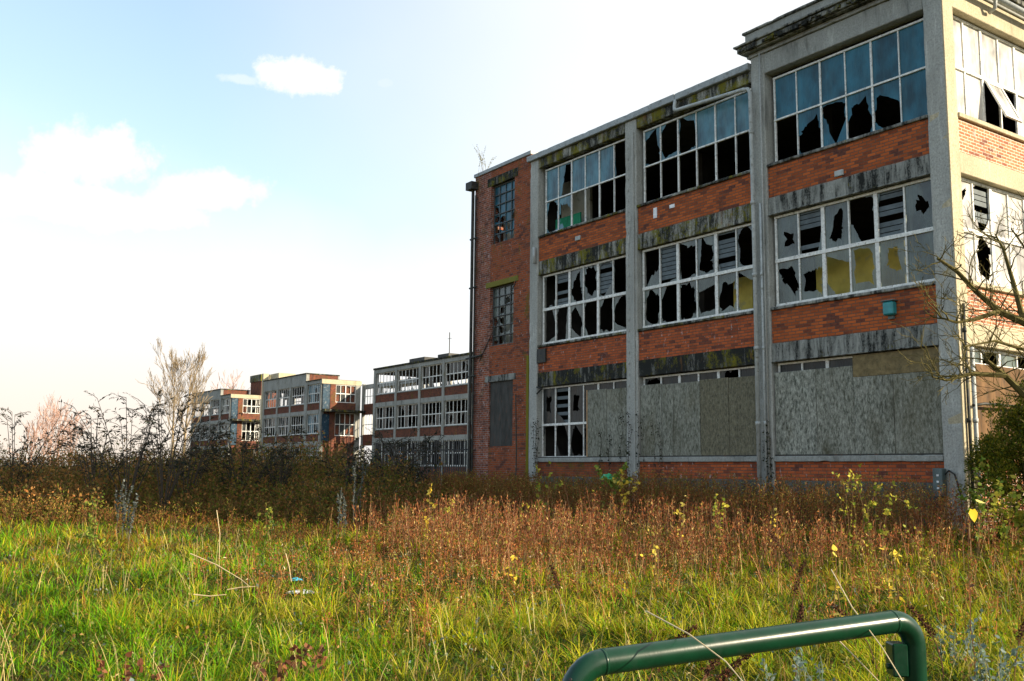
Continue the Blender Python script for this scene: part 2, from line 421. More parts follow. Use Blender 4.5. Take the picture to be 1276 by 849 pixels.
# ------------------------------------------------------------------ facade toolkit (s along, d inward, z up)
def front(mb, s0, s1, d0, d1, z0, z1, m=0): mb.box(s0, s1, d0, d1, z0, z1, m)
def side_x(x0):
    return lambda mb, s0, s1, d0, d1, z0, z1, m=0: mb.box(x0 - d0, x0 - d1, s0, s1, z0, z1, m)
def pt_front(s, d, z): return (s, d, z)
def pt_side(x0): return lambda s, d, z: (x0 - d, s, z)

def pane_mesh(mb, P, s0, s1, z0, z1, d, code, rnd):
    if code == 'e': return
    if code in 'fyg':
        mb.add([P(s0, d, z0), P(s1, d, z0), P(s1, d + .004, z1), P(s0, d + .004, z1)], [(0, 1, 2, 3)]); return
    w, h = s1 - s0, z1 - z0
    base = {'c': rnd.uniform(.35, .6), 'b': rnd.uniform(.8, 1.1), 'h': rnd.uniform(1.1, 1.3), 't': 1.35}[code]
    fx, fz = (rnd.uniform(.32, .68), rnd.uniform(.3, .7)) if code != 't' else (.5, .4)
    cx, cz = s0 + fx * w, z0 + fz * h
    def edge(a):
        ca, sa = math.cos(a), math.sin(a)
        return min(((s1 if ca > 0 else s0) - cx) / ca if abs(ca) > 1e-6 else 9, ((z1 if sa > 0 else z0) - cz) / sa if abs(sa) > 1e-6 else 9)
    nk = rnd.choice((12, 15, 18, 22)); ph = rnd.uniform(0, 6); am = rnd.uniform(.05, .2)
    kn = sorted(rnd.uniform(0, 2 * PI) for _ in range(nk)); kn = [k for i, k in enumerate(kn) if i == 0 or k - kn[i - 1] > .12]
    hole = []
    for i, a in enumerate(kn):
        rho = base + am * math.sin(2 * a + ph) + rnd.uniform(-.22, .12)
        if code == 't' and math.sin(a) > .3: rho = min(rho, 1 - .22 * math.sin(a) - rnd.uniform(0, .15))
        hole.append((a, edge(a) * min(1.25, max(.62 * min(base, 1), rho))))
    def rad(a):
        for i in range(len(hole)):
            a0, r0 = hole[i]; a1, r1 = hole[(i + 1) % len(hole)]
            if i == len(hole) - 1: a1 += 2 * PI
            aa = a if a >= hole[0][0] else a + 2 * PI
            if a0 <= aa <= a1:
                p = (math.cos(a0) * r0, math.sin(a0) * r0); q = (math.cos(a1) * r1, math.sin(a1) * r1)
                dx, dz = q[0] - p[0], q[1] - p[1]; ca, sa = math.cos(aa), math.sin(aa)
                den = ca * dz - sa * dx
                if abs(den) < 1e-6: return r0
                t = (p[0] * dz - p[1] * dx) / den
                return t if t > 0 else r0
        return hole[0][1]
    angs = sorted([a for a, _ in hole] + [math.atan2(z - cz, s - cx) % (2 * PI) for s in (s0, s1) for z in (z0, z1)] + [rnd.uniform(0, 2 * PI) for _ in range(22)])
    fine = rnd.choice((.10, .2, .3)); pts = []
    for a in angs:
        t = edge(a); rho = min(1.0, rad(a) / t * (1 - rnd.uniform(0, fine))); ca, sa = math.cos(a), math.sin(a)
        pts.append(((cx + ca * t, cz + sa * t), (cx + ca * t * rho, cz + sa * t * rho), rho))
    n = len(pts)
    for i in range(n):
        a, b = pts[i], pts[(i + 1) % n]
        if a[2] > .97 and b[2] > .97: continue
        mb.add([P(a[0][0], d, a[0][1]), P(b[0][0], d, b[0][1]), P(b[1][0], d + .003, b[1][1]), P(a[1][0], d + .003, a[1][1])], [(0, 1, 2, 3)])

def window(parent, B, P, s0, s1, z0, z1, cols, rows, codes, gm, fm, d=.14, thick=(), bar=.032, tb=.075, edge=.045, seed=0, label=None, name='window', proudx=.0, louv=True):
    rnd = random.Random(seed)
    mb = MB(); gl = MB(); sls = []
    ss = [s0 + (s1 - s0) * i / cols for i in range(cols + 1)]
    zs = [z1 + (z0 - z1) * i / rows for i in range(rows + 1)] if not isinstance(rows, (list, tuple)) else list(rows)
    nr = len(zs) - 1
    for i, s in enumerate(ss):
        w = edge if i in (0, cols) else (tb if i in thick else bar)
        a = s if i == 0 else (s - w if i == cols else s - w / 2)
        if i < cols or True: B(mb, a, a + w, d, d + .05, z0, z1)
    for j, z in enumerate(zs):
        w = edge if j in (0, nr) else (tb * .9 if thick else bar)
        a = z - w if j == 0 else (z if j == nr else z - w / 2)
        B(mb, s0 - .002, s1 + .002, d - .012, d + .047, a, a + w)
    for j in range(nr):
        for i in range(cols):
            c = codes[j][i] if codes else 'e'
            a0, a1, b0, b1 = ss[i] + .012, ss[i + 1] - .012, zs[j + 1] + .012, zs[j] - .012
            if c == 's':
                z = b0 + .02; sl = MB(); sls.append(sl)
                while z < b1 - .08:
                    if rnd.random() < .72:
                        B(sl, a0, a1, d + .06, d + .075, z, z + .105)
                    z += .125
                if rnd.random() < .6: pane_mesh(gl, P, a0, a1, b0, b1, d + .028, 'h', rnd)
            else:
                pane_mesh(gl, P, a0, a1, b0, b1, d + .028, c, rnd)
    f = mb.build(name, fm, parent, .004)
    if gl.f: gl.build('glass', gm, f)
    for sl in sls:
        if sl.f: sl.build('louvre', M['slat'], f)
    if label: f['label'] = label
    return f

XR = Vector((0.57597498, -0.81746732, 0)); YR = Vector((0.81746732, 0.57597498, 0))
YAW = math.atan2(XR.y, XR.x); ORG = Vector((9.1785, 20, 0))
def loc2w(x, y, z=0): return ORG + XR * x + YR * y + Vector((0, 0, z))

# ================================================================== main factory
fac = tag(empty('derelict_factory', ORG, YAW), 'large three-storey brick and concrete factory block with smashed windows and boarded ground floor', 'building')
BX, PX = side_x(0), pt_side(0)
bays = {'R': (-4.85, -.46), 'M': (-9.65, -5.30), 'L': (-14.45, -10.15)}
SY = [.35, 4.75, 5.2, 9.6, 10.05, 14.45, 14.9]      # side elevation pillars / bays
# pillars
mb = MB(); mb.rbox(-.46, 0, -.05, .35, 0, 12.2); mb.build('pillar', M['conc_pillar'], fac, .02)
for x0, x1 in ((-5.30, -4.85), (-10.15, -9.65), (-14.9, -14.45)):
    mb = MB(); top = 12.22 if x0 == -5.30 else 11.9
    mb.rbox(x0, x1, -.05, .35, 0, top); mb.build('pillar', M['conc_pillar'], fac, .02)
# raised strip and bolt row on the middle pillar
mb = MB(); mb.box(-9.86, -9.74, -.075, -.052, .4, 11.5)
for k in range(34): mb.box(-10.02, -9.99, -.062, -.048, .8 + k * .32, .86 + k * .32)
mb.build('pillar_strip', M['conc_pillar'], fac)
for y0, y1 in ((SY[1], SY[2]), (SY[3], SY[4]), (SY[5], SY[6])):
    mb = MB(); mb.box(-.4, .0, y0, y1, 0, 12.2); mb.build('pillar', M['conc_sunlit'], fac, .02)
mb = MB(); mb.box(-.4, .012, -.04, .348, .4, 12.19); mb.build('pillar_sunlit_face', M['conc_sunlit'], fac, .004)  # thin cream overlay painting sunlight on the corner pillar's side face
# storeys: (beam bottom, beam top, sill bottom, sill top)
lv = [(4.27, 4.74, 5.56, 5.66), (7.95, 8.41, 9.20, 9.30)]
bm_mat = {'R': 'conc_streak', 'M': 'conc_black', 'L': 'conc_black'}
br_mat = {'R': ('brick_b', 'brick_b'), 'M': ('brick', 'brick_b'), 'L': ('brick', 'brick_b')}
for b, (x0, x1) in bays.items():
    for k, (b0, b1, s0, s1) in enumerate(lv):
        mb = MB(); mb.rbox(x0, x1, -.02, .30, b0, b1)
        if b == 'R': mb.box(x0 + .002, x1 - .002, -.05, .02, b0 + .0, b0 + .03)
        mb.build('beam', M['conc_mossy' if (b != 'R' and k == 1) else bm_mat[b]], fac, .012)
        mb = MB(); mb.box(x0, x1, .015, .27, b1, s0); mb.build('brick_panel', M[br_mat[b][k]], fac)
        mb = MB(); mb.rbox(x0 + .001, x1 - .001, -.055, .27, s0, s1 - .02); mb.build('window_sill', M['conc_sill' if b != 'R' else 'conc_streak'], fac, .012)
    mb = MB(); mb.rbox(x0, x1, -.06, .27, 1.86, 2.0); mb.build('window_sill', M['conc'], fac, .012)
    mb = MB(); mb.box(x0, x1, .015, .27, 1.42, 1.86); mb.build('brick_panel', M['brick_moss' if b == 'L' else 'brick'], fac)
    mb = MB(); mb.box(x0, x1, -.03, .27, 0, 1.42); mb.build('plinth', M['plinth'], fac, .01)
# roof beams
mb = MB(); mb.rbox(-4.85, -.46, -.045, .3, 11.66, 12.2); mb.build('beam', M['conc'], fac, .015)
for x0, x1 in ((-9.65, -5.3), (-14.45, -10.15)):
    mb = MB(); mb.rbox(x0, x1, -.04, .3, 11.58, 11.9); mb.build('beam', M['conc_mossy'], fac, .015)
mb = MB(); mb.rbox(-15.0, -9.0, -.14, .5, 11.9, 12.10); mb.box(-8.99, -7.98, -.145, .5, 11.9, 12.105); mb.rbox(-7.97, -5.3, -.14, .5, 11.9, 12.10)
mb.build('coping', M['coping'], fac, .015)
# cornice of the corner block
mb = MB()
def ring(z0, z1, p, yend=15.0):
    mb.rbox(-5.32 - p, p, -.05 - p, .4, z0, z1); mb.box(-.35, p, .4, yend, z0, z1)
ring(12.2, 12.26, .05); ring(12.262, 12.32, .02)
mb.build('cornice', M['conc'], fac, .012)
mb = MB(); ring(12.32, 12.36, .16); ring(12.36, 12.50, .22); ring(12.5, 12.56, .29); mb.build('cornice', M['conc_cornice'], fac, .03)
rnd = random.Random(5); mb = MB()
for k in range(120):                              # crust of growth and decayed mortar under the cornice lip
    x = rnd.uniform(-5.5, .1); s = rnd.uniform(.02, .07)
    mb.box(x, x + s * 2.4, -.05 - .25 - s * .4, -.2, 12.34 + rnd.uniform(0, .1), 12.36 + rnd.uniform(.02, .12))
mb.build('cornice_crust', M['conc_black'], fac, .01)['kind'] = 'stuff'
mb = MB(); ring(12.56, 12.60, .12); ring(12.60, 12.86, .07); mb.build('parapet', M['conc'], fac, .012)
mb = MB(); ring(12.86, 12.93, .13); mb.build('parapet_cap', M['conc_cornice'], fac, .012)
# body: floors, roof, back walls
mb = MB()
for z in (.9, 4.36, 8.05): mb.box(-14.6, -.3, .3, 14.8, z, z + .3)
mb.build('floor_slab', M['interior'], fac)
mb = MB(); mb.box(-14.9, -.41, .3, 14.8, 11.8, 11.895); mb.box(-5.3, -.41, .42, 14.7, 12.25, 12.5); mb.build('roof', M['roof'], fac)
mb = MB(); mb.box(-18.3, -.4, 14.9, 15.1, 0, 12.1); mb.box(-5.28, -5.1, .36, 14.88, 11.9, 12.5); mb.build('back_wall', M['brick'], fac)
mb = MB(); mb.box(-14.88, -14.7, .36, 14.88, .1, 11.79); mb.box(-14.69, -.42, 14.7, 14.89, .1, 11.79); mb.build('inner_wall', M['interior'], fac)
mb = MB()
for z in (1.2, 4.66, 8.35):
    mb.box(-14.5, -.5, 7.0, 7.15, z, z + 3.1)
    for x in (-5.1, -9.9): mb.box(x - .15, x + .15, 2.8, 7.0, z, z + 3.1)
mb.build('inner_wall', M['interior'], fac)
mb = MB(); mb.box(-3.95, -1.55, .6, .65, 5.0, 6.95); mb.build('partition', M['yellow'], fac); mb = MB(); mb.box(-6.6, -5.95, .6, .65, 4.8, 6.7); mb.build('partition', M['yellow'], fac)
mb = MB(); mb.box(-14.2, -12.9, .5, .55, 8.4, 9.85); mb.build('partition', M['green'], fac)
mb = MB(); mb.box(-14.4, -12.9, .9, 1.0, 8.4, 11.2); mb.build('partition', M['cream_in'], fac); mb = MB(); mb.box(-1.1, -.52, .8, .9, 8.4, 11.0); mb.build('partition', M['cream_in'], fac)

T24 = (2, 4)
window(fac, front, pt_front, -4.75, -.5, 9.30, 11.56, 6, 2, ['ffffff', 'ethttf'], M['teal'], M['metal'], .17, T24, .03, .05, .05, 11)
window(fac, front, pt_front, -9.55, -5.32, 9.30, 11.52, 6, 2, ['bhhfff', 'eeeeee'], M['bluegrey'], M['metal'], .15, T24, .035, .05, .05, 12)
window(fac, front, pt_front, -14.3, -10.18, 9.30, 11.52, 6, 2, ['fhfffh', 'bteeee'], M['bluegrey'], M['metal'], .15, T24, .035, .05, .05, 13)
window(fac, front, pt_front, -4.78, -.48, 5.66, 7.94, 6, 2, ['cscbsc', 'bbbbcf'], M['greyglass'], M['metal'], .12, T24, .04, .10, .06, 14)
window(fac, front, pt_front, -9.6, -5.34, 5.66, 7.94, 6, 2, ['hsbbsb', 'bhbbbb'], M['greyglass'], M['metal'], .12, T24, .04, .10, .06, 15)
window(fac, front, pt_front, -14.38, -10.2, 5.66, 7.94, 6, 2, ['hsbbsh', 'hhbhhh'], M['greyglass'], M['metal'], .12, T24, .04, .10, .06, 16)
window(fac, front, pt_front, -14.42, -10.2, 2.0, 4.26, 6, [4.26, 3.05, 2.0], ['cscfff', 'hbbhff'], M['darkglass'], M['metal'], .14, T24, .04, .08, .05, 17)
window(fac, front, pt_front, -9.62, -5.34, 2.0, 4.26, 6, [4.26, 3.05, 2.0], ['hffthf', 'ffffff'], M['darkglass'], M['metal'], .14, T24, .05, .09, .05, 18)
window(fac, front, pt_front, -4.8, -.5, 2.0, 4.26, 6, [4.26, 3.05, 2.0], ['fhffff', 'ffffff'], M['darkglass'], M['metal'], .14, T24, .05, .09, .05, 19)
# tilted loose casement strut in bay M is a broken bar; boards on the ground floor
def board(x0, x1, z0, z1, mat, dd=.0, tilt=0.):
    mb = MB(); mb.box(x0 + .002, x1 - .002, .03 + dd, .05 + dd, z0, z1); o = mb.build('board', mat, fac, .004); return o
for i, (a, b, t) in enumerate(((-11.98, -11.1, 4.02), (-11.09, -10.17, 4.0))): board(a, b, 2.03, t, M['osb'], .003 * (i % 2))
mb = MB(); mb.box(-12.03, -11.985, .03, .12, 2.03, 4.03); mb.build('board_edge', mat_simple('raw wood edge', (.42, .26, .13), .8), fac)
for i, (a, b, t) in enumerate(((-9.63, -8.78, 4.02), (-8.77, -8.33, 3.99), (-8.32, -7.33, 3.99), (-7.32, -6.33, 4.02), (-6.32, -5.32, 4.0))):
    board(a, b, 2.03, t, M['osb'] if i < 3 else M['osb_stained'], .004 * (i % 2))
for i, (a, b) in enumerate(((-4.83, -3.62), (-3.615, -2.61), (-2.605, -1.6), (-1.595, -.47))): board(a, b, 2.03, 4.02 if i < 2 else 3.75, M['osb'], .004 * (i % 2))
board(-2.6, -.47, 3.755, 4.25, M['osb_brown'], .002)
# battens along the board foot
mb = MB(); mb.box(-4.84, -.47, .0, .03, 2.0, 2.035); mb.box(-9.64, -5.31, .0, .03, 2.0, 2.035); mb.box(-14.44, -10.16, 0, .03, 2.0, 2.03); mb.build('batten', M['board_dark'], fac)
# small fittings
mb = MB(); mb.box(-1.66, -1.40, -.16, .015, 5.03, 5.33); mb.build('wall_lamp', M['teal_box'], fac, .03)
mb = MB(); mb.box(-1.685, -1.375, -.175, .015, 5.335, 5.36); mb.box(-1.6, -1.46, -.05, .015, 4.95, 5.028); mb.build('lamp_cap', M['greypaint'], fac, .005)
for (x, z) in ((-2.75, 8.47), (-12.4, 8.75)):
    mb = MB(); mb.box(x - .12, x + .12, -.03, .02, z, z + .14); mb.build('vent', M['pipe'], fac, .01)
mb = MB(); mb.box(-9.0, -8.86, -.0, .016, 8.75, 9.05); mb.box(-8.35, -8.15, .0, .016, 8.9, 9.0); mb.build('patch', M['plastic_white'], fac)
mb = MB(); mb.box(-.62, -.40, -.20, -.052, 1.15, 1.72); mb.build('junction_box', M['greypaint'], fac, .01)
mb = MB()
for k in range(3): mb.box(-.53, -.48, -.206, -.199, 1.3 + .13 * k, 1.34 + .13 * k)
mb.build('box_label', M['plastic_white'], fac)
mb = MB(); mb.tube([(-.4, -.1, 1.6), (-.3, -.12, 1.68), (-.18, -.12, 1.6), (-.08, -.1, 1.2), (-.05, -.1, .6)], .018, 6); mb.build('cable', M['pipe_dark'], fac)
# drainpipes
def pipe(pts, r, mat, name='drainpipe', col=True):
    mb = MB(); mb.tube(pts, r, 12)
    if col:
        z = min(pts[0][2], pts[-1][2]) + .4
        top = max(pts[0][2], pts[-1][2])
        v = pts[-1] if pts[-1][2] < pts[0][2] else pts[0]
        while z < top - .5:
            mb.tube([(v[0], v[1], z), (v[0], v[1], z + .09)], r * 1.28, 12); z += 1.85
    return mb.build(name, mat, fac, smooth=True)
pipe([(-7.96, -.1, 11.92), (-7.96, -.14, 11.74), (-7.93, -.17, 11.62), (-7.85, -.17, 11.575), (-7.2, -.17, 11.53), (-5.45, -.17, 11.40), (-5.28, -.17, 11.36), (-5.22, -.17, 11.26), (-5.21, -.17, 11.0), (-5.2, -.16, 7.4), (-5.21, -.16, .5)], .052, M['pipe'])
pipe([(-5.02, -.11, 8.3), (-5.03, -.11, .5)], .03, M['pipe'])
pipe([(-4.94, -.1, 12.2), (-4.94, -.1, .5)], .022, M['conc_pillar'], col=False)
pipe([(-14.52, -.12, 8.35), (-14.55, -.12, 8.9)], .05, M['pipe'], 'pipe_stub', False)
pipe([(.06, .10, 5.1), (.06, .10, .4)], .03, M['pipe_dark'])
pipe([(.10, .26, 4.2), (.10, .26, .4)], .045, M['pipe'])
pipe([(.1, .2, 3.0), (.12, .6, 3.05), (.12, 3.4, 3.05)], .03, M['pipe_dark'], 'pipe_run', False)
# side elevation
for i in range(3):
    y0, y1 = SY[2 * i], SY[2 * i + 1]
    for k, (b0, b1, s0, s1) in enumerate(lv):
        mb = MB(); BX(mb, y0, y1, .0, .3, b0, b1); mb.build('beam', M['conc_sunlit'], fac, .012)
        mb = MB(); BX(mb, y0, y1, .03, .27, b1, s0 - .03); mb.build('brick_panel', M['brick_sunlit'], fac)
        mb = MB(); BX(mb, y0, y1, -.05, .27, s0 - .03, s1 - .03); mb.build('window_sill', M['conc_sunlit'], fac, .01)
    mb = MB(); BX(mb, y0, y1, -.0, .3, 11.66, 12.2); mb.build('beam', M['conc_sunlit'], fac, .012)
    mb = MB(); BX(mb, y0, y1, .03, .27, .0, 1.95); mb.build('brick_panel', M['brick_sunlit'], fac)
    mb = MB(); BX(mb, y0, y1, .05, .12, 1.95, 3.9); mb.build('board', M['board_shaded'], fac)
    window(fac, BX, PX, y0 + .02, y1 - .02, 9.28, 11.64, 6, 2, ['ffffff', 'ffeefb' if i == 0 else 'fbfftf'], M['paleglass'], M['metal'], .2, (2, 4), .05, .085, .05, 30 + i)
    window(fac, BX, PX, y0 + .02, y1 - .02, 5.64, 7.94, 6, 2, ['csffcf', 'fbffcf'], M['paleglass'], M['metal'], .17, (2, 4), .045, .11, .06, 40 + i)
    window(fac, BX, PX, y0 + .02, y1 - .02, 2.0, 4.26, 6, [4.26, 3.9, 2.0], ['fhfhsf', 'ffffff'], M['greyglass'], M['metal'], .17, (2, 4), .045, .09, .06, 50 + i)
# tilted open casement on the side, third floor
cs = MB(); a = R(24)
def cas(y, t, off): return (-.2 + .02 + math.sin(a) * t + off * math.cos(a), y, 10.38 - math.cos(a) * t + off * math.sin(a))
yA_, yB_, hh = 1.86, 2.52, 1.04
for (p, q, t0, t1) in ((yA_, yA_ + .06, 0, hh), (yB_ - .06, yB_, 0, hh), (yA_ + .06, yB_ - .06, 0, .06), (yA_ + .06, yB_ - .06, hh - .06, hh)):
    vs = [cas(y, t, o) for o in (0, .04) for t in (t0, t1) for y in (p, q)]
    cs.add(vs, [(0, 2, 3, 1), (4, 5, 7, 6), (0, 1, 5, 4), (2, 6, 7, 3), (0, 4, 6, 2), (1, 3, 7, 5)])
co = cs.build('casement', M['metal'], fac)
gm = MB(); gm.add([cas(yA_ + .05, .05, .02), cas(yB_ - .05, .05, .02), cas(yB_ - .05, hh - .05, .02), cas(yA_ + .05, hh - .05, .02)], [(0, 1, 2, 3)]); gm.build('glass', M['paleglass'], co)
mb = MB(); mb.tube([(.26, .5, 12.16), (.26, 14, 12.16)], .07, 10); mb.tube([(.26, 1.7, 12.16), (.2, 1.75, 11.95), (.05, 1.78, 11.9)], .045, 8); mb.build('gutter', M['pipe'], fac, smooth=True)
# stair tower
TX0, TX1 = -18.35, -14.9
mb = MB(); front(mb, -15.86, TX1, 0, .3, 0, 12.2)
front(mb, -17.3, -15.86, 0, .3, 0, 2.4); front(mb, -17.3, -15.86, .001, .3, 4.62 + .22, 5.88); front(mb, -17.3, -15.86, .001, .3, 8.15, 9.5); front(mb, -17.3, -15.86, 0.001, .3, 11.95, 12.2)
mb.build('brick_wall', M['brick_tower'], fac)
mb = MB(); front(mb, TX0, -17.3, 0, .3, 0, 12.2); mb.box(TX0, TX0 + .28, .3, 14.88, 0, 12.2); mb.build('brick_wall', M['brick_lime'], fac)
mb = MB(); mb.box(TX0 - .05, TX1 + .02, -.05, .36, 12.2, 12.33); mb.box(TX0 - .05, TX0 + .3, .36, 14.9, 12.2, 12.33); mb.build('coping', M['coping'], fac, .01)
mb = MB(); mb.box(TX0 + .28, TX1, .3, 14.88, 12.0, 12.15); mb.build('roof', M['roof'], fac)
mb = MB(); mb.box(-17.55, -15.66, -.012, .28, 11.64, 11.95); mb.build('lintel', M['conc_black'], fac, .01)
mb = MB(); mb.box(-17.55, -15.60, -.03, .28, 7.96, 8.15); mb.build('lintel', mat_concrete('lintel mossy', (.25, .26, .2), .3, 2.2), fac, .01)
mb = MB(); mb.box(-17.55, -15.70, -.012, .28, 4.62, 4.84); mb.build('lintel', M['conc_streak'], fac, .01)
g1 = ['ffff', 'ffff', 'cbfc', 'bffb', 'bbfb', 'bbbb']
window(fac, front, pt_front, -17.3, -15.86, 9.5, 11.64, 4, 6, ['ffff', 'ffff', 'bfff', 'bbfb', 'bbbf', 'hbbh'], M['teal'], M['steel'], .12, (), .035, .04, .05, 61)
window(fac, front, pt_front, -17.3, -15.86, 5.88, 7.96, 4, 6, ['ffff', 'ffbf', 'fbfc', 'bbfb', 'fbbf', 'bbbh'], M['greyglass'], M['steel'], .12, (), .035, .04, .05, 62)
mb = MB(); mb.box(-17.3, -15.86, .06, .09, 2.4, 4.62); o = mb.build('board', M['board_dark'], fac); o['label'] = 'dark sheet covering the tower doorway'
mb = MB(); mb.box(-17.4, -15.8, .6, .7, .5, 12); mb.build('inner_wall', M['cream_in'], fac)
mb = MB(); mb.tube([(TX0 + .0, -.1, 11.9), (TX0 + .0, -.1, .3)], .058, 10); mb.tube([(TX0 + .16, -.08, 11.5), (TX0 + .16, -.08, .3)], .035, 8)
mb.box(TX0 - .2, TX0 + .2, -.3, -.0, 11.72, 12.0)
for z in (4.9, 8.1, 9.9): mb.tube([(TX0 - .14, -.1, z), (TX0 + .3, -.1, z)], .035, 8)
mb.build('drainpipe', M['pipe_dark'], fac)
mb = MB(); mb.tube([(TX0 - .3, -.1, 5.55), (TX0 + .7, -.1, 5.6)], .04, 8); mb.build('pipe_run', M['pipe_dark'], fac)
mb = MB(); mb.tube([(-15.65, -.02, 8.05), (-16.3, -.02, 7.2), (-17.5, -.02, 5.9), (-17.9, -.02, 5.4)], .014, 5); mb.build('cable', M['pipe_dark'], fac)
# mossy corner down the left pillar and leaning rod
mb = MB(); mb.box(-15.02, -14.905, -.06, -.002, .3, 5.35); mb.build('mossy_strip', mat_concrete('moss strip', (.16, .16, .04), .2, 2.5), fac, .005)
mb = MB(); mb.tube([(-15.55, -.1, 4.1), (-15.2, -.3, 2.2), (-15.1, -.4, .5)], .022, 6); mb.build('rod', M['pipe_dark'], fac)
mb = MB(); mb.box(-14.46, -14.0, -.055, .0, 5.05, 5.5); mb.tube([(-14.4, -.08, 4.27), (-14.1, -.1, 4.2), (-14.35, -.12, 4.05)], .03, 6); mb.build('bracket', M['pipe_dark'], fac)

# ================================================================== far wings
rw = random.Random(77)
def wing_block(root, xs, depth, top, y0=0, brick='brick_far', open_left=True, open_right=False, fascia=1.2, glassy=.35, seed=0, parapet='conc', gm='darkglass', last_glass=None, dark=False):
    rnd = random.Random(seed); lvw = [(.0, .0, 1.85, 1.95), (4.27, 4.74, 5.56, 5.66), (7.95, 8.41, 9.20, 9.30)]; tops = [4.27, 7.95, 11.5]
    for x in xs:
        mb = MB(); mb.box(x - .2, x + .2, y0 - .06, y0 + .34, 0, top - .1); mb.build('pillar', M['conc_far'], root)
    for i in range(len(xs) - 1):
        a, b = xs[i] + .2, xs[i + 1] - .2
        for k in range(3):
            b0, b1, s0, s1 = lvw[k]
            mb = MB()
            if k: mb.box(a, b, y0 - .02, y0 + .3, b0, b1); mb.build('beam', M['conc_far'], root); mb = MB()
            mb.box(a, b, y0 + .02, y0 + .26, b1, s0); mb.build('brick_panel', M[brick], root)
            mb = MB(); mb.box(a, b, y0 - .05, y0 + .26, s0, s1 - .01); mb.build('window_sill', M['conc_far'], root)
            codes = [''.join(rnd.choice('fbh' if rnd.random() < glassy * 2 else 'hee') for _ in range(6)) for _ in range(2)]
            g = gm
            if last_glass and i == len(xs) - 2: codes = ['fffbff', 'bffhbf']; g = last_glass
            window(root, front, lambda s, d, z: (s, y0 + d, z), a, b, s1, tops[k], 6, 2, codes, M[g], M['metal'], y0 + .14 if False else .14, (2, 4), .05, .09, .07, seed * 50 + i * 3 + k) if y0 == 0 else None
        mb = MB(); mb.box(a, b, y0 - .03, y0 + .3, 11.5, top - .12); mb.build('beam', M['conc_far'] if parapet == 'conc' else M[parapet], root)
    x0, x1 = xs[0] - .2, xs[-1] + .2
    mb = MB(); mb.box(x0 - .08, x1 + .08, y0 - .12, y0 + .35, top - .12, top); mb.box(x0 - .08, x0 + .3, y0 + .35, y0 + depth, top - .12, top); mb.box(x1 - .3, x1 + .08, y0 + .35, y0 + depth, top - .12, top); mb.build('coping', M['conc_black'], root)
    mb = MB(); mb.box(x0 + .05, x1 - .05, y0 + .3, y0 + depth, 11.52, 11.7); mb.build('roof', M['roof'], root)
    mb = MB()
    for z in (.9, 4.36, 8.05): mb.box(x0 + .05, x1 - .05, y0 + .3, y0 + depth - .1, z, z + .3)
    mb.build('floor_slab', M['interior'], root)
    # rear wall with open windows
    mb = MB()
    for k in range(3): mb.box(x0, x1, y0 + depth - .2, y0 + depth, (0, 4.27, 7.95)[k], (1.95, 5.66, 9.3)[k])
    mb.box(x0, x1, y0 + depth - .2, y0 + depth, 11.45, top - .13)
    for x in xs: mb.box(x - .22, x + .22, y0 + depth - .22, y0 + depth + .02, 0, 11.6)
    mb.build('rear_wall', M['conc_far'], root)
    mb = MB(); mb.box(x0 + .3, x0 + .4, y0 + .4, y0 + depth - 1.21, .1, 8.0); mb.box(x0 + .25, x1 - .25, y0 + depth - 1.2, y0 + depth - 1.1, .1, 8.0); mb.box(x0 + .25, x1 - .25, y0 + depth - 1.6, y0 + depth - 1.5, 10.55, 11.45); mb.box(x0 + (x1 - x0) * .55, x1 - .25, y0 + depth - 1.25, y0 + depth - 1.15, 8.4, 11.4); mb.build('inner_wall', M['interior'], root)
    mb = MB()
    for i in range(len(xs) - 1):
        for c in range(1, 6):
            if rnd.random() < .7:
                xx = xs[i] + (xs[i + 1] - xs[i]) * c / 6; mb.box(xx - .03, xx + .03, y0 + depth - .13, y0 + depth - .08, 1.95, 11.45)
    mb.box(x0, x1, y0 + depth - .135, y0 + depth - .075, 10.3, 10.4); mb.build('rear_window_bars', M['metal'], root)
    for (x, op) in ((x0, open_left), (x1 - .2, open_right)):
        mb = MB()
        if op:
            for k in range(3): mb.box(x, x + .2, y0 + .35, y0 + depth - .23, (0, 4.27, 7.95)[k], (1.95, 5.66, 9.3)[k])
            mb.box(x, x + .2, y0 + .35, y0 + depth - .23, 11.45, top - .13)
        else: mb.box(x, x + .2, y0 + .35, y0 + depth - .23, 0, top - .13)
        mb.build('end_wall', M['brick_far'], root)

wA = tag(empty('factory_wing', loc2w(-58.3, 28.55), YAW), 'long gutted factory wing with empty window frames, directly left of the brick stair tower', 'building')
wing_block(wA, [-23.0, -18.4, -13.6, -9.2, -4.7, -.2], 6.5, 12.0, seed=3, glassy=.25)
mb = MB(); mb.box(-23.2, .2, -.14, .36, 11.93, 12.06); mb.build('coping_cap', M['conc_black'], wA)
mb = MB(); mb.box(-16.5, -13.5, .4, 2.4, 12.08, 12.5); mb.box(-11, -9, .4, 2, 12.08, 12.45); mb.build('roof_upstand', M['roof'], wA)
mast = MB(); p = (-10.2, 1.2)
mast.tube([(p[0], p[1], 12.0), (p[0], p[1], 14.6)], .05, 6); mast.tube([(p[0] - .4, p[1], 14.0), (p[0] + .4, p[1], 14.0)], .02, 5)
mast.build('aerial_mast', M['pipe_dark'], wA)

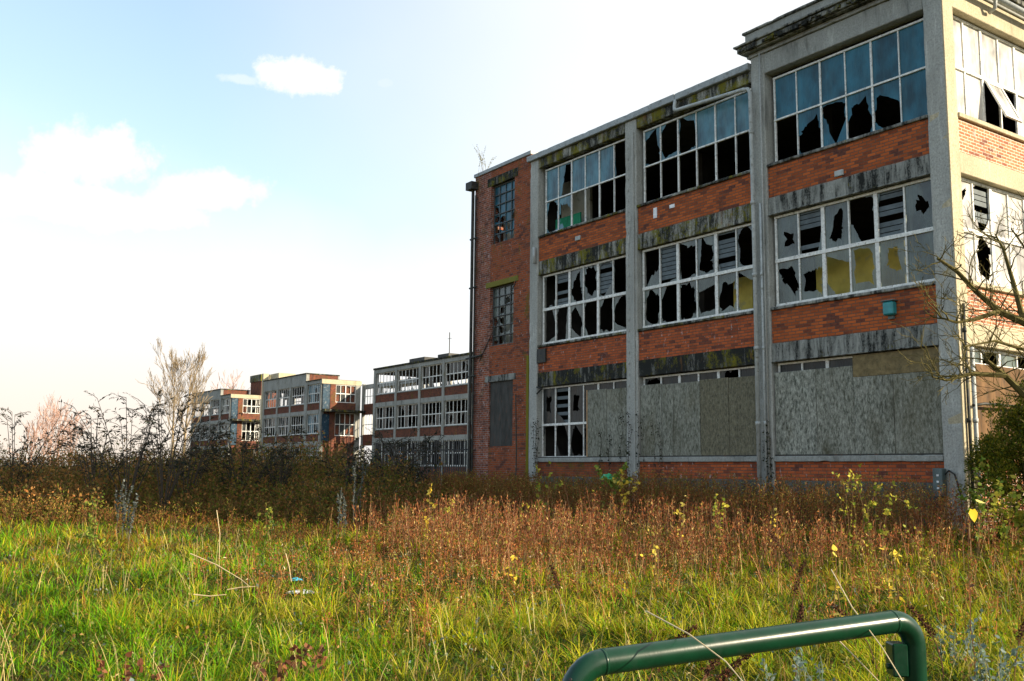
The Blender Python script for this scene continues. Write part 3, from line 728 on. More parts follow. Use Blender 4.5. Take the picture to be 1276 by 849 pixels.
wB = tag(empty('factory_wing', loc2w(-95.4, 28.9), YAW), 'far factory wing with a sunlit fascia and a brick chimney block on its left end', 'building')
wing_block(wB, [-18.0, -13.4, -9.2, -4.6], 4.3, 13.0, seed=5, glassy=.3, fascia=1.5, open_right=False)
wing_block(wB, [-4.18, -.2], 4.9, 12.0, seed=6, glassy=.2, open_left=False, open_right=False, last_glass='teal')
def side_detail(root, h=12.0):
    B, P = side_x(.2), pt_side(.2)
    mb = MB(); B(mb, -.1, 5.0, -.08, .12, 11.42, 11.95); mb.build('fascia', M['conc_sunlit'], root)
    mb = MB(); B(mb, .1, 1.0, -.0, .1, 8.5, 11.4); B(mb, .1, 1.0, 0, .1, 4.8, 7.9); mb.build('door_panel', M['blue_door'], root)
    mb = MB(); B(mb, 1.0, 1.7, -.05, .15, 0, 11.4); B(mb, 1.7, 4.3, -.02, .15, 8.45, 9.3); B(mb, 1.7, 4.3, -.02, .15, 4.5, 5.4); mb.build('brick_panel', M['brick_far'], root)
    mb = MB(); B(mb, 4.3, 4.9, -.06, .2, 0, 11.42); mb.build('pillar', M['conc_far'], root)
    mb = MB(); B(mb, .0, 5.2, -.9, .1, 8.15, 8.42); mb.build('canopy', M['conc_black'], root)
    for z0, z1 in ((9.3, 11.4), (5.4, 8.1)):
        window(root, B, P, 1.7, 4.3, z0, z1, 4, 2, ['fbhh', 'hfbh'], M['darkglass'], M['metal'], .05, (2,), .06, .1, .08, 71)
side_detail(wB)
CHX0, CHX1, CHT = -132.6 + 95.4, -128.3 + 95.4, 15.3
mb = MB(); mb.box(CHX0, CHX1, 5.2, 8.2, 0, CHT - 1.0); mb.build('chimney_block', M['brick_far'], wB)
mb = MB(); mb.box(CHX0 - .1, CHX1 + .1, 5.1, 8.3, CHT - 1.0, CHT); mb.build('chimney_cap', M['conc_mossy'], wB)
mb = MB(); mb.box(-18.75, -18.22, -.12, .6, 0, 13.95); mb.box(-18.21, -15.5, .9, 3.2, 13.0, 13.9); mb.build('sunlit_end_strip', M['conc_sunlit'], wB)  # strip at the wing's end, its cream colour standing for sunlight
# link to wing A
mb = MB(); mb.box(.25, 14.5, 5.2, 5.5, 7.95, 9.2); mb.box(.25, 14.5, 5.2, 5.5, 4.3, 5.6); mb.box(.25, 14.5, 5.2, 5.5, 0, 1.9)
mb.build('brick_panel', M['brick_far'], wB)
mb = MB(); mb.box(.25, 14.5, 5.15, 5.5, 11.0, 11.5); mb.box(.25, 14.5, 5.5, 9, 11.3, 11.48); mb.build('roof', M['conc_far'], wB)
for x in (.25, 4.6, 9.0, 14.2):
    mb = MB(); mb.box(x, x + .35, 5.08, 5.4, 0, 11.6); mb.build('pillar', M['conc_far'], wB)
for (a, b) in ((.6, 4.6), (4.95, 9.0), (9.35, 14.2)):
    for z0, z1 in ((9.2, 11.0), (5.6, 7.95)):
        window(wB, front, lambda s_, d, z: (s_, 5.2 + d, z), a, b, z0, z1, 6, 2, None, M['greyglass'], M['metal'], .1, (2, 4), .06, .1, .08, 90) if False else None
        mb = MB()
        for q in range(7): xx = a + (b - a) * q / 6; mb.box(xx - .04, xx + .04, 5.3, 5.35, z0, z1)
        mb.box(a, b, 5.29, 5.34, (z0 + z1) / 2 - .04, (z0 + z1) / 2 + .04); mb.build('window', M['metal'], wB)

wC = tag(empty('factory_wing', loc2w(-126.1, 28.9), YAW), 'farthest and leftmost low factory wing with see-through windows, beside the tall bare tree', 'building')
wing_block(wC, [-17.2, -12.9, -8.6, -4.5], 4.3, 13.0, seed=8, glassy=.15)
wing_block(wC, [-4.08, -.2], 4.9, 12.0, seed=9, glassy=.2, open_left=False, open_right=True, last_glass='greyglass')
side_detail(wC)

# ================================================================== ground
def hash2(ix, iy, s):
    h = np.sin(ix * 127.1 + iy * 311.7 + s * 74.7) * 43758.5453
    return h - np.floor(h)
def vnoise(x, y, s=0.):
    ix, iy = np.floor(x), np.floor(y); fx, fy = x - ix, y - iy
    fx = fx * fx * (3 - 2 * fx); fy = fy * fy * (3 - 2 * fy)
    a = hash2(ix, iy, s); b = hash2(ix + 1, iy, s); c = hash2(ix, iy + 1, s); d = hash2(ix + 1, iy + 1, s)
    return a + (b - a) * fx + (c - a) * fy + (a - b - c + d) * fx * fy
def fbm(x, y, s=0.):
    return (vnoise(x, y, s) * .5 + vnoise(x * 2.1, y * 2.1, s + 3) * .27 + vnoise(x * 4.3, y * 4.3, s + 7) * .15 + vnoise(x * 9, y * 9, s + 9) * .08)
def ground_z(x, y):
    x = np.asarray(x, float); y = np.asarray(y, float)
    near = np.clip((60 - y) / 20, 0, 1)
    lx = (x - ORG.x) * XR.x + (y - ORG.y) * XR.y; ly = (x - ORG.x) * YR.x + (y - ORG.y) * YR.y
    rise = np.clip((ly + 6.5) / 6, 0, 1); rise = .42 * rise * rise * (3 - 2 * rise) * np.clip((lx + 30) / 8, 0, 1)
    return rise + (fbm(x * .35, y * .35, 1) - .5) * .28 * near + (fbm(x * 1.7, y * 1.7, 2) - .5) * .07 * near
gx = np.concatenate([[-2500, -900, -300, -120], np.linspace(-60, 60, 161), [120, 300, 900, 2500]])
gy = np.concatenate([[-800, -200, -40], np.linspace(-12, 70, 140), [100, 160, 300, 700, 1500, 3500]])
X, Y = np.meshgrid(gx, gy); Z = ground_z(X, Y) * (np.abs(X) < 61)
V = np.stack([X.ravel(), Y.ravel(), Z.ravel()], 1); nx = len(gx); i, j = np.meshgrid(np.arange(nx - 1), np.arange(len(gy) - 1)); k = (j * nx + i).ravel()
tg = NT('field soil')
c = tg.mix(tg.ramp(tg.noise(tg.map((1, 1, 1)), .6, 6, .65), .35, .65), (.035, .04, .012), (.07, .05, .025))
c = tg.mix(tg.ramp(tg.noise(tg.map((1, 1, 1)), 14, 5, .7), .4, .7, 0, .6), c, (.10, .11, .03))
tg.bump(tg.noise(tg.map((1, 1, 1)), 18, 4), .6, .05)
go = np_mesh('ground', V, np.stack([k, k + 1, k + nx + 1, k + nx], 1), tg.done(c, .95, .05), smooth=True); tag(go, kind='structure')

# ================================================================== plants as arrays
rs = np.random.RandomState(4)
def blades(P, h, w, az, lean, curl, col, K=3, tipw=.15, tipcol=None):
    "curved strips; P base, az heading of lean, lean fraction, curl extra"
    n = len(P); t = np.linspace(0, 1, K + 1)[None, :]
    out_ = h[:, None] * (lean[:, None] * t + curl[:, None] * t * t)
    up = h[:, None] * (t * np.sqrt(np.clip(1 - lean[:, None] ** 2, .2, 1)) - .45 * curl[:, None] * t * t * t)
    cx = P[:, 0:1] + np.cos(az)[:, None] * out_; cy = P[:, 1:2] + np.sin(az)[:, None] * out_; cz = P[:, 2:3] + up
    fa = az + PI / 2 + rs.uniform(-.9, .9, n)
    ww = w[:, None] * (1 - (1 - tipw) * t ** 1.5) * .5
    dx, dy = np.cos(fa)[:, None] * ww, np.sin(fa)[:, None] * ww
    L = np.stack([cx - dx, cy - dy, cz], -1); Rr = np.stack([cx + dx, cy + dy, cz], -1)
    V = np.stack([L, Rr], 2).reshape(n, (K + 1) * 2, 3)
    b = np.arange(n)[:, None] * (K + 1) * 2 + np.arange(K)[None, :] * 2
    Q = np.stack([b, b + 1, b + 3, b + 2], -1).reshape(-1, 4)
    C = np.repeat(col[:, None, :], (K + 1) * 2, 1)
    if tipcol is not None:
        tt = np.repeat(t[0], 2)[None, :, None] ** 2; C = C * (1 - tt) + tipcol[:, None, :] * tt
    return V.reshape(-1, 3), Q, C.reshape(-1, 3)
def leaves(P, size, ax, col, asp=.55, droop=0.):
    "diamond leaves: P centre of stalk end, ax unit direction"
    n = len(P); r = rs.normal(size=(n, 3)); s = np.cross(ax, r); s /= np.linalg.norm(s, axis=1)[:, None] + 1e-9
    nn = np.cross(ax, s); sz = size[:, None]
    a = P; m = P + ax * sz * .45 + nn * sz * .08; t = P + ax * sz - nn * sz * droop
    V = np.stack([a, m + s * sz * asp * .5, t, m - s * sz * asp * .5], 1)
    b = np.arange(n)[:, None] * 4; Q = b + np.arange(4)[None, :]
    return V.reshape(-1, 3), Q, np.repeat(col[:, None, :], 4, 1).reshape(-1, 3)
def rnd_dir(n, zb=0.):
    d = rs.normal(size=(n, 3)); d[:, 2] += zb; return d / np.linalg.norm(d, axis=1)[:, None]
def merge(parts):
    Vs, Qs, Cs = [], [], []; b = 0
    for V, Q, C in parts:
        Vs.append(V); Qs.append(Q + b); Cs.append(C); b += len(V)
    return np.concatenate(Vs), np.concatenate(Qs), np.concatenate(Cs)
def pal(n, cols, w=None, var=.2):
    cols = np.array(cols); i = rs.choice(len(cols), n, p=w); return np.clip(cols[i] * (1 + rs.uniform(-var, var, (n, 1))) * (1 + rs.uniform(-.08, .08, (n, 3))), .002, .9)
def inside_bld(x, y, m=.0):
    lx = (x - ORG.x) * XR.x + (y - ORG.y) * XR.y; ly = (x - ORG.x) * YR.x + (y - ORG.y) * YR.y
    return (lx < .15 + m) & (lx > -18.6 - m) & (ly > -.25 - m)
def scatter(n, y0, y1, expo, slope=.60, pad=2.0):
    y = (rs.uniform(0, 1, n) * (y1 ** expo - y0 ** expo) + y0 ** expo) ** (1 / expo)
    x = rs.uniform(-1, 1, n) * (y * slope + pad); return x, y

# ---- grass
GCOL = np.array([[.205, .225, .006], [.095, .235, .004], [.32, .30, .012], [.035, .095, .004], [.40, .31, .07], [.28, .11, .02]])
parts = []
def grass(n, y0, y1, expo, K, hs, ws, seed):
    x, y = scatter(n, y0, y1, expo)
    # tufts: pull towards tuft centres
    cell = .17 + .008 * y; tx = (np.floor(x / cell) + hash2(np.floor(x / cell), np.floor(y / cell), seed)) * cell; ty = (np.floor(y / cell) + hash2(np.floor(y / cell), np.floor(x / cell), seed + 5)) * cell
    pull = rs.uniform(.0, .75, n); x = x + (tx - x) * pull; y = y + (ty - y) * pull
    ok = ~inside_bld(x, y); x, y, tx, ty = x[ok], y[ok], tx[ok], ty[ok]; n = len(x)
    big = fbm(x * .45, y * .45, 11); med = fbm(x * 1.6, y * 1.6, 12); tuft = hash2(np.floor(tx / cell[ok]), np.floor(ty / cell[ok]), 3)
    keep = rs.uniform(0, 1, n) < np.clip(.15 + 2.6 * (med - .30), .1, 1); x, y, big, med, tuft = [q[keep] for q in (x, y, big, med, tuft)]; n = len(x)
    leftgreen = np.clip((-x / (y * .5) + .1), 0, 1)
    w = np.zeros((n, 6))
    w[:, 0] = .42; w[:, 1] = .18 + 1.4 * leftgreen * (big > .42); w[:, 2] = .30; w[:, 3] = .06 + .35 * np.clip(.5 - med, 0, 1) + .2 * leftgreen
    w[:, 4] = .10 + .08 * (big < .45); w[:, 5] = .03 + .25 * np.clip((y - 9) / 8, 0, 1) + .6 * np.clip((y - 18) / 7, 0, 1)
    w /= w.sum(1)[:, None]; cdf = w.cumsum(1); u = rs.uniform(0, 1, (n, 1)); idx = (u > cdf).sum(1).clip(0, 5)
    col = GCOL[idx] * (1 + rs.uniform(-.25, .25, (n, 1))) * (.62 + .75 * tuft[:, None])
    h = rs.uniform(*hs, n) * (.45 + 1.1 * med) * (.7 + .6 * tuft); dry = idx >= 4
    h[dry] *= 1.25
    wd = rs.uniform(*ws, n) * (1 + .10 * np.maximum(y - 6, 0)); wd[dry] *= .6
    z = ground_z(x, y) - .01
    taz = hash2(np.floor(tx[keep] / cell[ok][keep]), 7 + np.floor(ty[keep] / cell[ok][keep]), 1) * 2 * PI if False else rs.uniform(0, 2 * PI, n)
    lean = rs.uniform(0, .8, n); curl = rs.uniform(0, 1., n) ** 1.3
    parts.append(blades(np.stack([x, y, z], 1), h, wd, taz, lean, curl, col, K, tipcol=col * np.array([1.25, 1.25, 1.1])))
grass(105000, 4.2, 11, 1.0, 3, (.07, .22), (.005, .012), 1)
grass(115000, 9, 22, 1.0, 2, (.08, .24), (.006, .013), 2)
grass(80000, 20, 48, 1.2, 2, (.12, .32), (.006, .011), 3)
# low matted layer so soil does not show
def mat_layer(n, y0, y1, expo, wmul):
    x, y = scatter(n, y0, y1, expo); ok = ~inside_bld(x, y); x, y = x[ok], y[ok]; n = len(x)
    col = pal(n, [[.04, .085, .002], [.10, .115, .003], [.02, .05, .002], [.17, .12, .03], [.06, .032, .01]], [.34, .28, .18, .12, .08], .3)
    parts.append(blades(np.stack([x, y, ground_z(x, y)], 1), rs.uniform(.07, .16, n), rs.uniform(.006, .013, n) * (1 + wmul * np.maximum(y - 5, 0)), rs.uniform(0, 6.3, n), rs.uniform(.5, .95, n), rs.uniform(0, .4, n), col, 2))
mat_layer(90000, 4.2, 14, 1.0, .08); mat_layer(60000, 12, 40, 1.1, .08)
# small broad leaves, clover and fallen leaves down among the blades
n = 26000; x, y = scatter(n, 4.4, 19, 1.0); cc = np.floor(x / .22) * 7.3 + np.floor(y / .22) * 3.1; k = hash2(np.floor(x / .22), np.floor(y / .22), 61) < .38; x, y = x[k], y[k]; n = len(x)
kind_ = hash2(np.floor(x / .22), np.floor(y / .22), 62)
cg = np.where((kind_ < .6)[:, None], pal(n, [[.07, .14, .01], [.12, .17, .02], [.05, .09, .015]]), np.where((kind_ < .82)[:, None], pal(n, [[.22, .10, .04], [.14, .07, .03], [.32, .2, .07]]), pal(n, [[.15, .19, .16], [.10, .14, .12]])))
parts.append(leaves(np.stack([x, y, ground_z(x, y) + rs.uniform(.03, .22, n)], 1), rs.uniform(.018, .045, n), rnd_dir(n, .4), cg, .7, .2))
V, Q, C = merge(parts); g = np_mesh('grass', V, Q, M['leaf'], C); tag(g, 'rough yellow-green grass covering the whole foreground field', 'grass', kind='stuff')

# ---- tall dry stalks with seed heads over the grass
parts = []
n = 2300; x, y = scatter(n, 5, 24, 1.0); ok = ~inside_bld(x, y); x, y = x[ok], y[ok]; n = len(x)
den = fbm(x * .5, y * .5, 21); k = rs.uniform(0, 1, n) < np.clip((den - .3) * 2.5, .05, 1); x, y = x[k], y[k]; n = len(x)
P = np.stack([x, y, ground_z(x, y)], 1); h = rs.uniform(.22, .5, n); az = rs.uniform(0, 6.3, n); ln = rs.uniform(0, .35, n); cu = rs.uniform(0, .35, n)
col = pal(n, [[.46, .37, .15], [.36, .24, .09], [.52, .44, .2]], [.5, .25, .25])
parts.append(blades(P, h, rs.uniform(.003, .005, n) * (1 + .05 * y), az, ln, cu, col, 4, .5))
tip = P + np.stack([np.cos(az) * h * (ln + cu), np.sin(az) * h * (ln + cu), h * (np.sqrt(1 - ln ** 2) - .45 * cu)], 1)
for q in range(5):
    s = rs.uniform(.008, .022, n) * (1 + .05 * y)
    parts.append(leaves(tip - np.array([0, 0, 1]) * rs.uniform(0, .09, (n, 1)), s, rnd_dir(n, 1.), col * .9, .3))
V, Q, C = merge(parts); g = np_mesh('dry_stalks', V, Q, M['leaf_soft'], C); tag(g, 'thin straw-coloured dead grass stalks rising through the green grass', 'dry grass', kind='stuff')

# ---- red-brown willowherb band
def weeds(name, label, cat, x, y, hfun, cols, wts, nleaf, lsize, stemcol, lean=.22, seedfluff=0., spread=.09, up=.5):
    n = len(x); P = np.stack([x, y, ground_z(x, y)], 1); h = hfun(x, y) * rs.uniform(.6, 1.12, n)
    az = rs.uniform(0, 6.3, n); ln = rs.uniform(0, lean, n); cu = rs.uniform(0, .18, n); wscale = (1 + .05 * y)
    parts = [blades(P, h, rs.uniform(.004, .007, n) * wscale, az, ln, cu, pal(n, stemcol), 3, .4)]
    t = rs.uniform(.25, 1., (n, nleaf)); rep = lambda a: np.repeat(a, nleaf)
    hh, l2, c2, a2, tt = rep(h), rep(ln), rep(cu), rep(az), t.ravel()
    o = hh * (l2 * tt + c2 * tt * tt); B = np.repeat(P, nleaf, 0) + np.stack([np.cos(a2) * o, np.sin(a2) * o, hh * (tt * np.sqrt(1 - l2 ** 2) - .45 * c2 * tt ** 3)], 1)
    m = len(B); d = rnd_dir(m, up); B = B + d * rs.uniform(0, spread, (m, 1)) * (1.3 - tt)[:, None]
    parts.append(leaves(B, rs.uniform(.5, 1.3, m) * lsize * rep(wscale), d, pal(m, cols, wts, .35), .32, .15))
    V, Q, C = merge(parts); o = np_mesh(name, V, Q, M['leaf_soft'], C); tag(o, label, cat, kind='stuff'); return o
n = 15000; x, y = scatter(n, 11.5, 30, 1.0, .62)
lx = (x - ORG.x) * XR.x + (y - ORG.y) * XR.y; ly = (x - ORG.x) * YR.x + (y - ORG.y) * YR.y
edge_ = 13.0 + 11.5 * np.clip(-x / (y * .45), 0, 1) - 2.2 * np.exp(-((x / y + .08) / .16) ** 2)
dens = np.clip((y - edge_) / 3.5, 0, 1) * np.clip(-.05 + 3.4 * (fbm(x * .55, y * .55, 31) - .33), 0.04, 1)
k = (rs.uniform(0, 1, n) < dens) & ~inside_bld(x, y, .1)
x, y = x[k], y[k]
hb = lambda a, b: (.44 + .055 * np.clip(b - 12, 0, 8)) * (.6 + .8 * fbm(a * .8, b * .8, 37))
ql = x / y < -.13 - .06 * rs.uniform(-1, 1, len(x))
weeds('willowherb', 'rust-brown dead willowherb in a band before the factory wall', 'dead weeds', x[~ql], y[~ql], hb, [[.30, .105, .035], [.20, .065, .028], [.40, .20, .08], [.17, .18, .02], [.55, .40, .14]], [.38, .26, .18, .12, .06], 17, .030, [[.36, .16, .08], [.26, .11, .06], [.45, .27, .14]], up=1.6)
k3 = rs.uniform(0, 1, len(x)) < .8
weeds('willowherb', 'dull brown dead weeds behind the grass at left', 'dead weeds', x[ql & k3], y[ql & k3], lambda a, b: (.2 + .02 * np.clip(b - 12, 0, 14)) * (.5 + fbm(a * .9, b * .9, 39)), [[.19, .075, .024], [.12, .05, .018], [.13, .14, .01], [.28, .16, .05], [.06, .07, .01]], [.3, .25, .2, .12, .13], 17, .028, [[.15, .08, .045], [.09, .05, .03]], up=1.2)
# scattered patches nearer
n = 6500; x, y = scatter(n, 7, 19, 1.0, .55); ctr = [(-1.0, 13.0, 1.5), (-.9, 16.5, 1.7), (-2.3, 15.5, 1.5), (-1.1, 10.2, .8), (-1.8, 13.2, 1.2), (.7, 12.6, 1.4), (4.6, 12, 1.2), (-3.2, 13.6, .9), (3.3, 9.0, .6), (-1.0, 9.0, .5), (5.4, 9.0, .8)]
dd = np.max([np.exp(-((x - a) ** 2 + (y - b) ** 2) / (r * r)) for a, b, r in ctr], 0); k = rs.uniform(0, 1, n) < dd * .5; x, y = x[k], y[k]
weeds('willowherb', 'patches of russet leafy weeds standing in the middle of the grass', 'dead weeds', x, y, lambda a, b: .5 + 0 * a, [[.34, .12, .035], [.20, .07, .03], [.42, .2, .06], [.22, .22, .04], [.6, .5, .3]], [.38, .27, .17, .14, .04], 20, .026, [[.30, .11, .04], [.22, .12, .05]])

# ---- undergrowth of the shaded middle ground, rising into brambles
def hum(x, y):
    base = np.interp(y, [20, 26, 28, 30, 32, 35, 38], [.5, .55, .85, 1.25, 1.7, 2.2, 2.4])
    return base * (.62 + .72 * fbm(x * .42, y * .42, 41))
def in_mid(x, y):
    lx = (x - ORG.x) * XR.x + (y - ORG.y) * XR.y; ly = (x - ORG.x) * YR.x + (y - ORG.y) * YR.y
    return (lx < -14.5) & ~inside_bld(x, y, .35) | ((ly < -4.5) & (x < .3))
n = 15000; x = rs.uniform(-27, 3, n); y = rs.uniform(19, 39, n); k = in_mid(x, y) & (x > -.75 * y - 2) & (y > np.where(x / y < -.12, 26.5, 22) + 2.5 * (fbm(x * .4, y * .4, 51) - .5) + rs.uniform(-.8, .8, n)); x, y = x[k], y[k]
# keep low in front of the tower face
def hmid(x, y):
    ly = (x - ORG.x) * YR.x + (y - ORG.y) * YR.y
    return hum(x, y) * np.clip(.35 + np.maximum(0, -ly) / 6., .35, 1) * np.where(x / y > -.10, .55, 1.) 
weeds('undergrowth', 'dark brown and olive tangle of dead weeds filling the middle distance', 'undergrowth', x, y, hmid, [[.21, .125, .04], [.15, .17, .02], [.28, .12, .04], [.09, .10, .02], [.38, .26, .07]], [.3, .28, .2, .14, .08], 26, .034, [[.16, .10, .05], [.10, .08, .04]], .3, 0, .22)
# bramble mass: arching canes and leaves at the back
n = 1500; x = rs.uniform(-30, 2, n); y = rs.uniform(28, 41, n); k = in_mid(x, y) & (x > -.72 * y - 2) & ~(x / y > -.10); x, y = x[k], y[k]; n = len(x)
P = np.stack([x, y, ground_z(x, y)], 1); L = hum(x, y) * rs.uniform(.75, 1.3, n) * np.clip(.3 + np.maximum(0, -((x - ORG.x) * YR.x + (y - ORG.y) * YR.y)) / 5, .3, 1); az = rs.uniform(0, 6.3, n); ln = rs.uniform(0, .4, n); cu = rs.uniform(.1, .7, n)
parts = [blades(P, L, np.full(n, .03), az, ln, cu, pal(n, [[.07, .045, .03], [.10, .06, .04]]), 5, .4)]
NL = 70; tt = rs.uniform(.15, 1, (n, NL)).ravel(); rp = lambda a: np.repeat(a, NL)
o = rp(L) * (rp(ln) * tt + rp(cu) * tt ** 2); B = np.repeat(P, NL, 0) + np.stack([np.cos(rp(az)) * o, np.sin(rp(az)) * o, rp(L) * (tt * np.sqrt(1 - rp(ln) ** 2) - .45 * rp(cu) * tt ** 3)], 1)
m = len(B); d = rnd_dir(m, .2); B += d * rs.uniform(0, .3, (m, 1))
lit_left = np.clip((-B[:, 0] / B[:, 1] - .33) / .1, 0, 1)  # mask for painted sun: leaves turn lit orange towards the left
c1 = pal(m, [[.10, .12, .02], [.20, .15, .03], [.32, .15, .045], [.06, .07, .03]], [.27, .27, .3, .16], .4)
c2 = pal(m, [[.40, .18, .05], [.30, .15, .04], [.5, .27, .08], [.12, .10, .03]], [.35, .3, .15, .2], .3)
pick = (rs.uniform(0, 1, m) < lit_left * .8)[:, None]
parts.append(leaves(B, rs.uniform(.05, .13, m), d, np.where(pick, c2, c1), .6, .2))
V, Q, C = merge(parts); g = np_mesh('brambles', V, Q, M['leaf'], C); tag(g, 'dark bramble thicket in front of the far wings, painted sunlit orange at the left edge', 'brambles', kind='stuff')
# weeds along the foot of the factory
n = 2600; s_ = rs.uniform(-18.2, .1, n); dd = rs.uniform(.3, 2.6, n); wp = np.array([loc2w(a, -b)[:2] for a, b in zip(s_, dd)]); x, y = wp[:, 0], wp[:, 1]
weeds('wall_weeds', 'rusty and green weeds crowding the foot of the factory wall', 'weeds', x, y, lambda a, b: 1.12 + 0 * a, [[.30, .12, .035], [.18, .17, .03], [.20, .10, .03], [.45, .36, .08]], [.42, .25, .23, .1], 26, .026, [[.28, .12, .05], [.16, .12, .05]], .25, 0, .14)

# ================================================================== individual plants
def heart_leaf(mb_v, mb_q, mb_c, p, ax, nrm, s, col):
    ax = ax.normalized(); sd = ax.cross(nrm).normalized()
    b = len(mb_v)
    pts = [p, p + ax * .25 * s + sd * .42 * s, p + ax * .65 * s + sd * .28 * s, p + ax * 1.0 * s, p + ax * .65 * s - sd * .28 * s, p + ax * .25 * s - sd * .42 * s, p + ax * .5 * s - nrm * .05 * s, p - ax * .08 * s + sd * .2 * s, p - ax * .08 * s - sd * .2 * s]
    mb_v += [tuple(q) for q in pts]; mb_q += [(b, b + 7, b + 1, b + 6), (b + 6, b + 1, b + 2, b + 3), (b + 6, b + 3, b + 4, b + 5), (b, b + 6, b + 5, b + 8)]; mb_c += [col] * 9
def rdir(r, zb=0):
    v = Vector((r.gauss(0, 1), r.gauss(0, 1), r.gauss(0, 1) + zb)); return v.normalized()
def plant(name, label, cat, loc, h, stems, nleaf, lsize, cols, seed, group=None, stemcol=(.22, .12, .05), spread=.3, t0=.2, sw=.006, side=0, leafup=.2):
    r = random.Random(seed); root = tag(empty(name, (loc[0], loc[1], float(ground_z(loc[0], loc[1])))), label, cat, group)
    sm = MB(); lv_, lq, lc = [], [], []
    for s in range(stems):
        a = r.uniform(0, 6.3); ln = r.uniform(.02, spread); hh = h * r.uniform(.7, 1); b = Vector((r.uniform(-.06, .06) * stems ** .5, r.uniform(-.06, .06) * stems ** .5, -.03))
        pts = [b + Vector((math.cos(a) * ln * hh * t * t + r.uniform(-.01, .01), math.sin(a) * ln * hh * t * t + r.uniform(-.01, .01), hh * t)) for t in (0, .2, .4, .6, .8, 1)]
        sm.tube(pts, [sw * (1 - .13 * i) for i in range(6)], 5)
        segs = [(pts, 1.)]
        for q in range(side):
            i = r.randint(1, 4); p0 = pts[i]; dv = (rdir(r, .6) * .35 * hh * r.uniform(.4, 1)); sp = [p0, p0 + dv * .5 + Vector((0, 0, .02)), p0 + dv]; sm.tube(sp, [sw * .55, sw * .4, sw * .25], 4); segs.append((sp, .5))
        for q in range(nleaf):
            sp, _ = r.choice(segs); t = r.uniform(t0 if len(sp) > 3 else .1, 1) * (len(sp) - 1); i = min(int(t), len(sp) - 2); p = sp[i].lerp(sp[i + 1], t - i)
            ax = rdir(r, leafup); ax.z = ax.z - .2; cc = r.choice(cols); f = r.uniform(.75, 1.25)
            heart_leaf(lv_, lq, lc, p + ax * .01, ax, rdir(r, 1.2), lsize * r.uniform(.6, 1.15), tuple(min(.95, q_ * f) for q_ in cc))
    ms = mat_simple('stem', stemcol, .8) if stemcol not in STEMS else STEMS[stemcol]; STEMS[stemcol] = ms
    sm.build('stem', ms, root)
    if lv_: np_mesh('leaves', np.array(lv_), np.array(lq), M['leaf'], np.array(lc), root)
    return root
STEMS = {}
YG = [(.30, .33, .04), (.20, .27, .03), (.55, .48, .06), (.42, .36, .05)]
YE = [(.75, .58, .08), (.70, .50, .05), (.60, .5, .1)]
GR = [(.12, .20, .03), (.18, .26, .04), (.3, .3, .05)]
def pgr(px, D): p = at(px, 600, D); return (p.x, p.y)
# big yellow-leaved young poplar stem nearest the right edge
pl = plant('poplar_sucker', 'thin stem topped by one big heart-shaped yellow leaf near the right edge', 'sapling', pgr(1207, 7.5), 1.3, 1, 0, .1, YE, 1, stemcol=(.14, .05, .03), spread=.02, sw=.004)
lv_, lq, lc = [], [], []; heart_leaf(lv_, lq, lc, Vector((.02, 0, 1.30)), Vector((.05, -.1, -1)), Vector((.2, -1, .1)), .095, (.80, .56, .03)); heart_leaf(lv_, lq, lc, Vector((.05, 0, 1.37)), Vector((1, -.1, -.3)), Vector((0, -.4, 1)), .07, (.80, .66, .2)); heart_leaf(lv_, lq, lc, Vector((0, 0, .75)), Vector((-1, -.1, -.5)), Vector((0, -.4, 1)), .04, (.10, .05, .03)); np_mesh('leaf', np.array(lv_), np.array(lq), M['leaf'], np.array(lc), pl)
specs = [
 (1085, 15.5, 1.45, 5, 34, .055, YG, 'tall bushy yellow-green sapling clump in front of the brick plinth of the right bay'),
 (1058, 16.3, 1.3, 3, 26, .05, YG, 'slimmer yellow-green sapling standing just left of the bushiest clump by the plinth'),
 (955, 18.0, 1.0, 2, 10, .06, YE, 'short sapling with a few clear yellow leaves at the foot of the pipe-clad pillar'),
 (757, 24.0, 1.35, 4, 34, .09, GR, 'bright green bushy sapling in front of the boarded left bay'),
 (778, 23.0, 1.25, 3, 16, .085, YE, 'yellow-leaved sapling just right of the bright green one by the pillar'),
 (675, 25.5, 1.5, 4, 26, .09, YG, 'straggly yellow-green sapling below the broken ground-floor window'),
 (655, 23.0, 1.0, 2, 18, .07, YG, 'low yellow-green sapling beside the foot of the stair tower'),
 (533, 19.0, 1.15, 2, 18, .065, YE, 'pair of yellow-leaved stems in front of the dark fence'),
 (845, 17.0, 1.0, 2, 8, .07, YE, 'thin stem with pale yellow leaves midway along the boarded middle bay'),
 (1110, 11.5, .85, 2, 9, .07, YE, 'yellow-leaved stem in the russet weeds below the right bay'),
 (1037, 9.6, .75, 2, 7, .06, YE, 'two thin stems with pale papery yellow leaves above the rail'),
 (815, 13.5, .8, 2, 8, .05, YE, 'small yellow-leaved stem in the russet band below the middle bay'),
 (640, 12.5, .7, 2, 7, .05, YE, 'small sapling with yellow leaves in mid grass left of the tower foot'),
 (120, 20.0, 1.0, 4, 30, .06, GR, 'low fresh green bush at far left in the brown weeds'),
 (340, 20.5, .8, 3, 22, .06, GR, 'small green bush at the front of the brown weeds below the nearest far wing'),
 (1225, 17.2, 1.3, 5, 40, .07, GR, 'leafy green bush at the foot of the building corner'),
 (1262, 15.0, 1.3, 5, 34, .08, YG, 'yellow-spotted leafy bush at the right edge under the bare branches'),
 (565, 22.0, 1.0, 2, 16, .06, YG, 'leggy yellow-green sapling at the left foot of the stair tower'),
 (1150, 14.5, .9, 3, 18, .05, YG, 'short yellow-green clump in front of the junction box'),
 (900, 18.5, .95, 3, 14, .06, YG, 'yellow-green stems in front of the middle of the boarded bay'),
]
